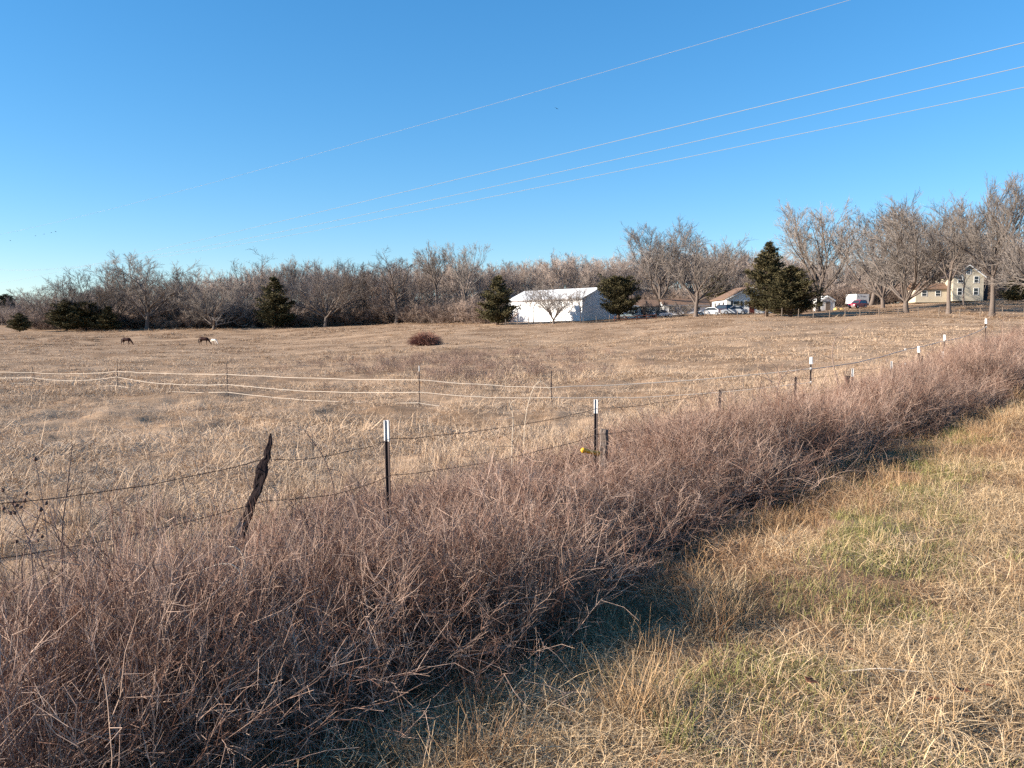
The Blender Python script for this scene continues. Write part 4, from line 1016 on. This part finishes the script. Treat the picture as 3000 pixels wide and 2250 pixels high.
# ------------------------------------------------------------------ bramble hedge
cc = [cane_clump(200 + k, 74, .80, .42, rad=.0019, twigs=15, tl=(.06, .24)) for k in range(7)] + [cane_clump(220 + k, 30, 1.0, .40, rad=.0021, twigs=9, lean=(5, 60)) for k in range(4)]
x, y = rand_pts(-22, 52, -3, 62, 25); t, q = tq(x, y); r = np.hypot(x, y)
front = 3.28 + .25 * (vnoise(t / 1.6, t * 0, 41) - .5) * 2 - .25 * sstep(t, 10, 20) - .40 * (1 - sstep(t, 3, 9)); back = 5.9 + .8 * (vnoise(t / 2.3, t * 0, 42) - .5) * 2
dens = np.interp(r, [0, 7, 14, 30, 70], [1, .8, .5, .28, .16])
edge = sstep(q, front - .15, front + .25) * (1 - sstep(q, back - 1.2, back))
edge = edge * np.where(t < 4.5, 1 - .55 * sstep(q, 4.6, 5.6), 1)
ok = (in_view(x, y, 500, .8) | ((r < 10) & in_view(x, y, 1500, .3))) & (rng.uniform(0, 1, len(x)) < dens * edge * (.55 + .6 * vnoise(x / .8, y / .8, 43)))
x, y, t, q, r = x[ok], y[ok], t[ok], q[ok], r[ok]
hp = (.78 + .27 * sstep(q, front[ok] - .1, front[ok] + .5)) * (1 - .42 * sstep(q, 4.0, 5.0)) * np.where(t < 5, 1 - .36 * sstep(q, 3.6, 4.3) * (1 - sstep(t, 3.2, 5)), 1) * np.interp(t, [-5, 2, 5, 8, 16, 30, 60], [1.0, 1.0, .98, .97, 1.06, 1.38, 1.5]) * (.62 + .45 * vnoise(x / .9, y / .9, 44) + .35 * vnoise(x / 2.6, y / 2.6, 45))
hp = hp * (1 - .34 * np.exp(-((t - tps[1][0] * RD[0] - tps[1][1] * RD[1] + .9) / 1.2) ** 2) * sstep(q, 3.5, 4.0))
hp = hp * np.where((np.abs(project(np.stack([x, y, x * 0], -1))[0] - 1735) < 110) & (y > 5.2) & (y < 8.95), .66, 1)
sx = np.interp(r, [0, 10, 30, 70], [.95, 1.05, 1.4, 2.0]) * rng.uniform(.85, 1.15, len(x))
ii = np.where(rng.uniform(0, 1, len(x)) < .8, rng.integers(0, 7, len(x)), rng.integers(7, 11, len(x)))
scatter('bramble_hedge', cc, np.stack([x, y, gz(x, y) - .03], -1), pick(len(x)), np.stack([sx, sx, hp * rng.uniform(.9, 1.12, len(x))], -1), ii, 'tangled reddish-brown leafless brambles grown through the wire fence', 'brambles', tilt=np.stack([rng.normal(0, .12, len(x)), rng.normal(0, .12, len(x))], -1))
print('hedge', len(x))
ac_ = [cane_clump(280 + k, 5, 1.5, .3, M_weed, rad=.0038, twigs=5, lean=(8, 55), tl=(.08, .35)) for k in range(5)]
x, y = rand_pts(-10, 45, 2, 52, 3); t, q = tq(x, y); r = np.hypot(x, y)
ok = in_view(x, y, 450, .8) & (q > 4.1) & (q < 5.8) & (rng.uniform(0, 1, len(x)) < np.interp(t, [0, 4, 7, 14, 30, 60], [0, .1, .7, .95, .7, .4]) * sstep(vnoise(t / 2.5, q / 2, 46), .3, .7)); x, y = x[ok], y[ok]
scatter('arching_brambles', ac_, np.stack([x, y, gz(x, y) - .02], -1), pick(len(x)), rng.uniform(.6, 1.0, len(x)), rng.integers(0, 5, len(x)), 'long bare bramble canes arching over the fence wires', 'brambles')
# dry grass growing in and behind the brambles
ht = [tuft(240 + k, 45, .10, (.25, .62), (.003, .006), M_field, (0, 35)) for k in range(4)]
x, y = rand_pts(-18, 40, -2, 46, 16); t, q = tq(x, y); r = np.hypot(x, y)
pr = (sstep(q, 4.2, 5.6) * (1 - sstep(q, 7.5, 9)) * .55 + .10 * sstep(q, 3.4, 4) * (q < 5)) * np.interp(r, [0, 10, 40], [1, .7, .3])
ok = in_view(x, y, 450, .8) & (rng.uniform(0, 1, len(x)) < pr); x, y = x[ok], y[ok]
scatter('hedge_grass', ht, np.stack([x, y, gz(x, y) - .02], -1), pick(len(x)), rng.uniform(.6, 1.2, len(x)), rng.integers(0, 4, len(x)), 'tall dry grass standing among and behind the brambles', 'grass')

sk = [cane_clump(260 + k, 7, .55, .25, M_brush, rad=.0018, twigs=4, lean=(0, 70), tl=(.05, .16)) for k in range(5)]
x, y = rand_pts(-8, 36, -1, 40, 9); t, q = tq(x, y); r = np.hypot(x, y)
ok = in_view(x, y, 450, .8) & (q > 2.45) & (q < 3.7) & (rng.uniform(0, 1, len(x)) < (.25 + .75 * sstep(q, 2.4, 3.3)) * np.interp(r, [0, 10, 40], [1, .6, .25])); x, y = x[ok], y[ok]
scatter('stray_stems', sk, np.stack([x, y, gz(x, y) - .02], -1), pick(len(x)), rng.uniform(.6, 1.2, len(x)), rng.integers(0, 5, len(x)), 'loose dead stems standing and leaning in front of the brambles', 'weeds')

# ------------------------------------------------------------------ roadside verge
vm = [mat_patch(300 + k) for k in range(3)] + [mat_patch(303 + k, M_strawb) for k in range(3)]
vt_ = [tuft(320 + k, 46, .07, (.07, .20), (.0022, .0042), M_straw, (0, 55)) for k in range(4)]
vg = [tuft(340 + k, 190, .27, (.035, .11), (.002, .0038), M_green, (0, 60), (.05, .95)) for k in range(4)]
vr = [tuft(360 + k, 110, .11, (.16, .36), (.0025, .0045), M_tuft, (0, 40)) for k in range(3)]
x, y = rand_pts(-6, 46, -1, 50, 34); t, q = tq(x, y); r = np.hypot(x, y)
base = (in_view(x, y, 450, .9) | ((r < 9) & in_view(x, y, 3500, .3))) & (q > -9) & (q < 4.6)
dens = np.interp(r, [0, 4, 8, 16, 50], [1, .9, .5, .2, .07])
R1 = rng.uniform(0, 1, len(x)); g = np.exp(-((q - 1.25 - .125 * (np.clip(t, 0, 12) - 3.75) - .15 * (vnoise(t / 2., t * 0, 51) - .5) * 2) / .36) ** 2) * sstep(vnoise(x / .6, y / .6, 52) * .6 + vnoise(t / 3., q / 1., 53) * .4, .22, .5)
g2 = .22 * sstep(vnoise(x / .6, y / .6, 54) * .6 + vnoise(x / 2.3, y / 2.3, 56) * .4, .58, .75) * (q < 1.2)
kind = rng.uniform(0, 1, len(x)); gg = np.clip(g * 1.4 + g2 * 1.6, 0, .8)
isg = kind < gg
istall = (~isg) & (kind > .90 - .25 * sstep(q, 1.7, 2.6) * (vnoise(x / .5, y / .5, 55) > .5))
ok = base & (R1 < dens)
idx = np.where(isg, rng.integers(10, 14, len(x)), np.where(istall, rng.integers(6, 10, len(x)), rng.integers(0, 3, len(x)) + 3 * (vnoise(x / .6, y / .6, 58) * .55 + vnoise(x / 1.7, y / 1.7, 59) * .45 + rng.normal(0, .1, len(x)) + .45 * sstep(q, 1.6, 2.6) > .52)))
rust = ok & (q > 1.7) & (q < 3.4) & (vnoise(x / .55, y / .55, 57) > .66) & (rng.uniform(0, 1, len(x)) < .35) & (~isg)
idx = np.where(rust, rng.integers(14, 17, len(x)), idx)
sz = np.interp(r, [0, 8, 20, 50], [.9, 1.05, 1.5, 2.4]) * rng.uniform(.75, 1.2, len(x))
x, y, idx, sz = x[ok], y[ok], idx[ok], sz[ok]
tl = np.stack([rng.normal(0, .06, len(x)), rng.normal(0, .06, len(x))], -1)
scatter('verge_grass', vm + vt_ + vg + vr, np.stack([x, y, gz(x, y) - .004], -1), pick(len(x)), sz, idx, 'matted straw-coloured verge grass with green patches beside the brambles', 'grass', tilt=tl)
bk = [tuft(380 + k, 70, .12, (.10, .30), (.0022, .0045), M_strawb if k % 2 else M_tuft, (0, 50), (.0, .85)) for k in range(6)]
x, y = rand_pts(-8, 40, -2, 44, 26); t, q = tq(x, y); r = np.hypot(x, y)
pr = sstep(q, 1.6, 2.2) * (1 - .6 * sstep(q, 2.9, 3.4)) * np.interp(r, [0, 5, 12, 40], [1, .8, .4, .12]) * (.25 + .9 * sstep(vnoise(x / .5, y / .5, 61), .3, .7))
ok = (in_view(x, y, 450, .8) | ((r < 9) & in_view(x, y, 1500, .3))) & (q < 3.5) & (rng.uniform(0, 1, len(x)) < pr); x, y, r = x[ok], y[ok], r[ok]
sz = rng.uniform(.6, 1.1, len(x)) * np.interp(r, [0, 10, 40], [1, 1.1, 1.6])
scatter('bank_grass', bk, np.stack([x, y, gz(x, y) - .01], -1), pick(len(x)), sz, rng.integers(0, 6, len(x)), 'rough brown grass standing on the bank between verge and brambles', 'grass')

# ------------------------------------------------------------------ single plants one can pick out
def stalk(P, r0, r1, m, tint=.6, sides=5):
    P = np.array(P, float); k = 10; s = np.linspace(0, 1, k); sp = np.linspace(0, 1, len(P))
    C = np.stack([np.interp(s, sp, P[:, j]) for j in range(3)], -1)
    C[1:-1] = (C[:-2] + 2 * C[1:-1] + C[2:]) / 4
    m.tubes(C[None], np.linspace(r0, r1, k)[None], sides, tint); return C
def weed(rows, Z, label, seed, r0=.004, heads=0, M=None, branch=0, cat='weed', name='dry_weed'):
    r = np.random.default_rng(seed); m = MB(); P = [at_depth(u, v, Z) for u, v in rows]
    b = np.array([P[0][0], P[0][1], gz(P[0][0], P[0][1]) - .02]); o = b.copy()
    C = stalk([b - o] + [p - o for p in P], r0, r0 * .5, m)
    for i in range(branch):
        s = r.integers(4, 9); d = unit(r.normal(0, 1, 3) * [1, 1, .5] + [0, 0, .8]); L = r.uniform(.06, .22)
        e1 = C[s] + d * L; stalk([C[s], C[s] + d * L * .5 + r.normal(0, .01, 3), e1], r0 * .5, r0 * .3, m)
        if heads:
            m.tubes(np.array([[e1, e1 + d * .012, e1 + d * .03]]), np.array([[.003, .012, .003]]), 6, .1)
    if heads: m.tubes(np.array([[C[-1], C[-1] + [0, 0, .012], C[-1] + [0, 0, .03]]]), np.array([[.003, .014, .003]]), 6, .1)
    return tag(m.build(name, M or M_weed, None, o), label, cat)
weed([(178, 1570), (196, 1440), (212, 1302)], 4.9, 'tall straight reddish weed stalk with a forked tip before the leaning post', 1, .0055, 0, branch=3)
weed([(138, 1560), (122, 1450), (104, 1352)], 4.9, 'weed stalk topped by one dark seed head', 2, .0035, 1)
weed([(95, 1620), (70, 1540), (40, 1480)], 4.7, 'dark branching weed with many seed heads at the wire', 3, .0045, 1, branch=7)
weed([(60, 1640), (95, 1560), (120, 1500)], 4.5, 'second dark seed-headed weed crossing the first at the wire', 4, .0045, 1, branch=6)
weed([(980, 1420), (945, 1330), (890, 1260)], 7.2, 'pale leaning weed stem between the leaning post and the first steel post', 5, .006, 0, branch=5)
weed([(560, 1530), (545, 1450), (525, 1370)], 5.6, 'thin weed stem left of the leaning post', 6, .003, 0, branch=4)
weed([(1500, 1290), (1505, 1220), (1492, 1170)], 9.5, 'pale dry stem left of the yellow handle', 7, .006, 0, branch=3, M=M_pale)
weed([(1535, 1230), (1560, 1130), (1590, 1110), (1615, 1150)], 12, 'bent pale stem hooked over the tape fence', 8, .006, 0, branch=2, M=M_pale)
# pale bent blades
def arch(rows, Z, label, w0=.008, name='bent_blade'):
    P = np.array([at_depth(u, v, Z) for u, v in rows]); k = 16; s = np.linspace(0, 1, k); sp = np.linspace(0, 1, len(P))
    C = np.stack([np.interp(s, sp, P[:, j]) for j in range(3)], -1); C[1:-1] = (C[:-2] + 2 * C[1:-1] + C[2:]) / 4
    o = C[-1].copy(); m = MB(); m.tubes((C - o)[None], np.interp(s, [0, .3, .8, 1], [w0 * .2, w0 * .8, w0, w0 * .7])[None] * .55, 4, .8)
    f = C - o; b = np.array([[0, 0, 0], [.02, .03, gz(o[0], o[1]) - o[2]]]); m.tubes(b[None], np.full((1, 2), w0 * .35), 4, .4)
    return tag(m.build(name, M_pale, None, o), label, 'grass blade')
arch([(592, 1670), (640, 1652), (680, 1652), (702, 1672), (715, 1705), (722, 1728)], 3.95, 'long pale grass blade bent into an arch below the leaning post')
arch([(670, 1602), (690, 1602), (708, 1620), (718, 1650)], 4.0, 'short pale grass blade hooked over at the foot of the leaning post')
arch([(262, 2000), (300, 1985), (330, 1995), (352, 2030)], 3.25, 'pale broad blade arched low in the shaded brambles')
arch([(475, 2050), (560, 2035), (610, 2050), (660, 2110)], 3.2, 'thin pale blade drooping in the dark shade of the brambles')
# saplings in the hedge
def sapling(rows, Z, side_rows, label, r0=.014):
    m = MB(); P = [at_depth(u, v, Z) for u, v in rows]; o = np.array([P[0][0], P[0][1], gz(P[0][0], P[0][1]) - .05])
    stalk([o - o] + [p - o for p in P], r0, r0 * .3, m, .75, 6)
    for sr in side_rows: stalk([at_depth(u, v, Z) - o for u, v in sr], r0 * .55, r0 * .2, m, .7, 5)
    return tag(m.build('sapling', M_weed, None, o), label, 'sapling')
sapling([(2462, 1135), (2448, 1090), (2432, 1048), (2442, 1005), (2446, 985), (2478, 958), (2500, 940)], 15, [[(2434, 1050), (2415, 1042), (2390, 1030)], [(2446, 990), (2462, 990), (2480, 965)]], 'bare crooked sapling standing above the brambles between steel posts')
sapling([(2272, 1140), (2285, 1110), (2305, 1092), (2340, 1085), (2372, 1076)], 13, [[(2300, 1095), (2320, 1075), (2345, 1062)], [(2262, 1125), (2240, 1085), (2205, 1068)], [(2268, 1120), (2225, 1100), (2190, 1095)], [(2290, 1105), (2270, 1070), (2250, 1058)]], 'arching bare sapling bending over the brambles beside the capped post')
sapling([(2318, 1370), (2322, 1290), (2335, 1230), (2350, 1190)], 10.2, [[(2322, 1280), (2280, 1275), (2235, 1272)], [(2320, 1300), (2290, 1325), (2262, 1345)], [(2322, 1300), (2350, 1350), (2362, 1400)], [(2322, 1310), (2380, 1340), (2420, 1400)]], 'pale broken sapling fallen among the brambles', .011)
sapling([(2940, 1000), (2938, 960), (2942, 920)], 24, [[(2941, 950), (2925, 930), (2905, 920)], [(2941, 935), (2960, 925), (2980, 928)]], 'thin bare sapling in the brambles past the last capped post')
# upright grass tufts that stand out on the verge
def ground_at(u, v):
    d = ray(u, v); t = -EYE / d[2]
    for _ in range(5): p = np.array([0, 0, EYE]) + d * t; t = (gz(p[0], p[1]) - EYE) / d[2]
    return np.array([0, 0, EYE]) + d * t
for (u, v, n_, rad_, hh, M_, lab) in ((1905, 2105, 330, .17, (.14, .36), M_tuft, 'broad blond-orange grass tuft at the edge of the bramble shade'),
                                      (2120, 1760, 170, .13, (.12, .30), M_straw, 'pale upright grass tuft in the straw beyond the orange tuft'),
                                      (1995, 2190, 90, .08, (.10, .26), M_green, 'small green grass tuft below the orange tuft'),
                                      (1440, 2235, 160, .14, (.12, .30), M_strawb, 'brown grass tuft in the shade of the brambles')):
    o = obj('grass_tuft', tuft(int(u), n_, rad_, hh, (.0025, .005), M_, (0, 48)), None, ground_at(u, v) - [0, 0, .01]); tag(o, lab, 'grass tuft')
# cut sticks and dead leaves lying on the verge
def lying(u, v, L, az, label, Z=None, r0=.004, M=None):
    d = ray(u, v); t = -EYE / d[2]
    for _ in range(4): p = np.array([0, 0, EYE]) + d * t; t = (gz(p[0], p[1]) - EYE) / d[2]
    p = np.array([0, 0, EYE]) + d * t; m = MB(); a = np.array([math.cos(az), math.sin(az), 0])
    stalk([-a * L / 2 + [0, 0, .03], np.array([0, 0, .05]), a * L / 2 + [0, 0, .035]], r0, r0 * .6, m, .9)
    return tag(m.build('dry_stick', M or M_pale, None, p), label, 'stick')
lying(1020, 2170, .42, .12, 'pale straight stick lying in the shade under the brambles', r0=.005)
lying(2580, 1988, .34, -.05, 'pale straw stem lying flat across the green patch', r0=.003)
lying(1660, 1960, .16, -.8, 'short pale stick at the edge of the bramble shade', r0=.004)
lying(2660, 1395, .6, -.6, 'long dull stick lying at the foot of the brambles', r0=.004, M=M_weed)
M_leaf = mat('dead_leaf', [(.10, .035, .02), (.30, .13, .07)], rough=.8)
def leaf(u, v, s, az, label):
    d = ray(u, v); t = -EYE / d[2]
    for _ in range(4): p = np.array([0, 0, EYE]) + d * t; t = (gz(p[0], p[1]) - EYE) / d[2]
    p = np.array([0, 0, EYE + .0]) + d * t; n = 13; th = np.linspace(0, 2 * math.pi, n)[:-1]
    rr = np.array([1, .55, .85, .5, .8, .45, .5, .45, .8, .5, .85, .55]); V = [(s * r * math.cos(a) * 1.2, s * r * math.sin(a), s * .45 * abs(math.sin(a)) * r) for a, r in zip(th, rr)]
    V = [(0, 0, .003)] + V; V2 = [(a, b, c - .002) for a, b, c in V]
    m = MB(); m.add(V + V2, [(1 + k, 13 + 1 + k, 13 + 1 + (k + 1) % 12, 1 + (k + 1) % 12) for k in range(12)], [(0, 1 + k, 1 + (k + 1) % 12) for k in range(12)] + [(13, 14 + (k + 1) % 12, 14 + k) for k in range(12)], np.linspace(.2, .9, 26))
    o = m.build('dead_leaf', M_leaf, None, p + [0, 0, .06], (.25, .15, az)); return tag(o, label, 'leaf')
leaf(2372, 2035, .035, .4, 'curled red-brown dead leaf beside the lowest green patch')
leaf(2812, 2062, .045, 1.3, 'largest brown dead leaf lying on the straw')
leaf(2895, 2050, .03, 2.2, 'small dark brown dead leaf near the largest leaf')
leaf(2735, 2090, .03, 3.0, 'small reddish dead leaf curled up on the straw by the largest leaf')
leaf(2490, 1935, .022, .9, 'tiny dark dead leaf in the green grass')
print('done')
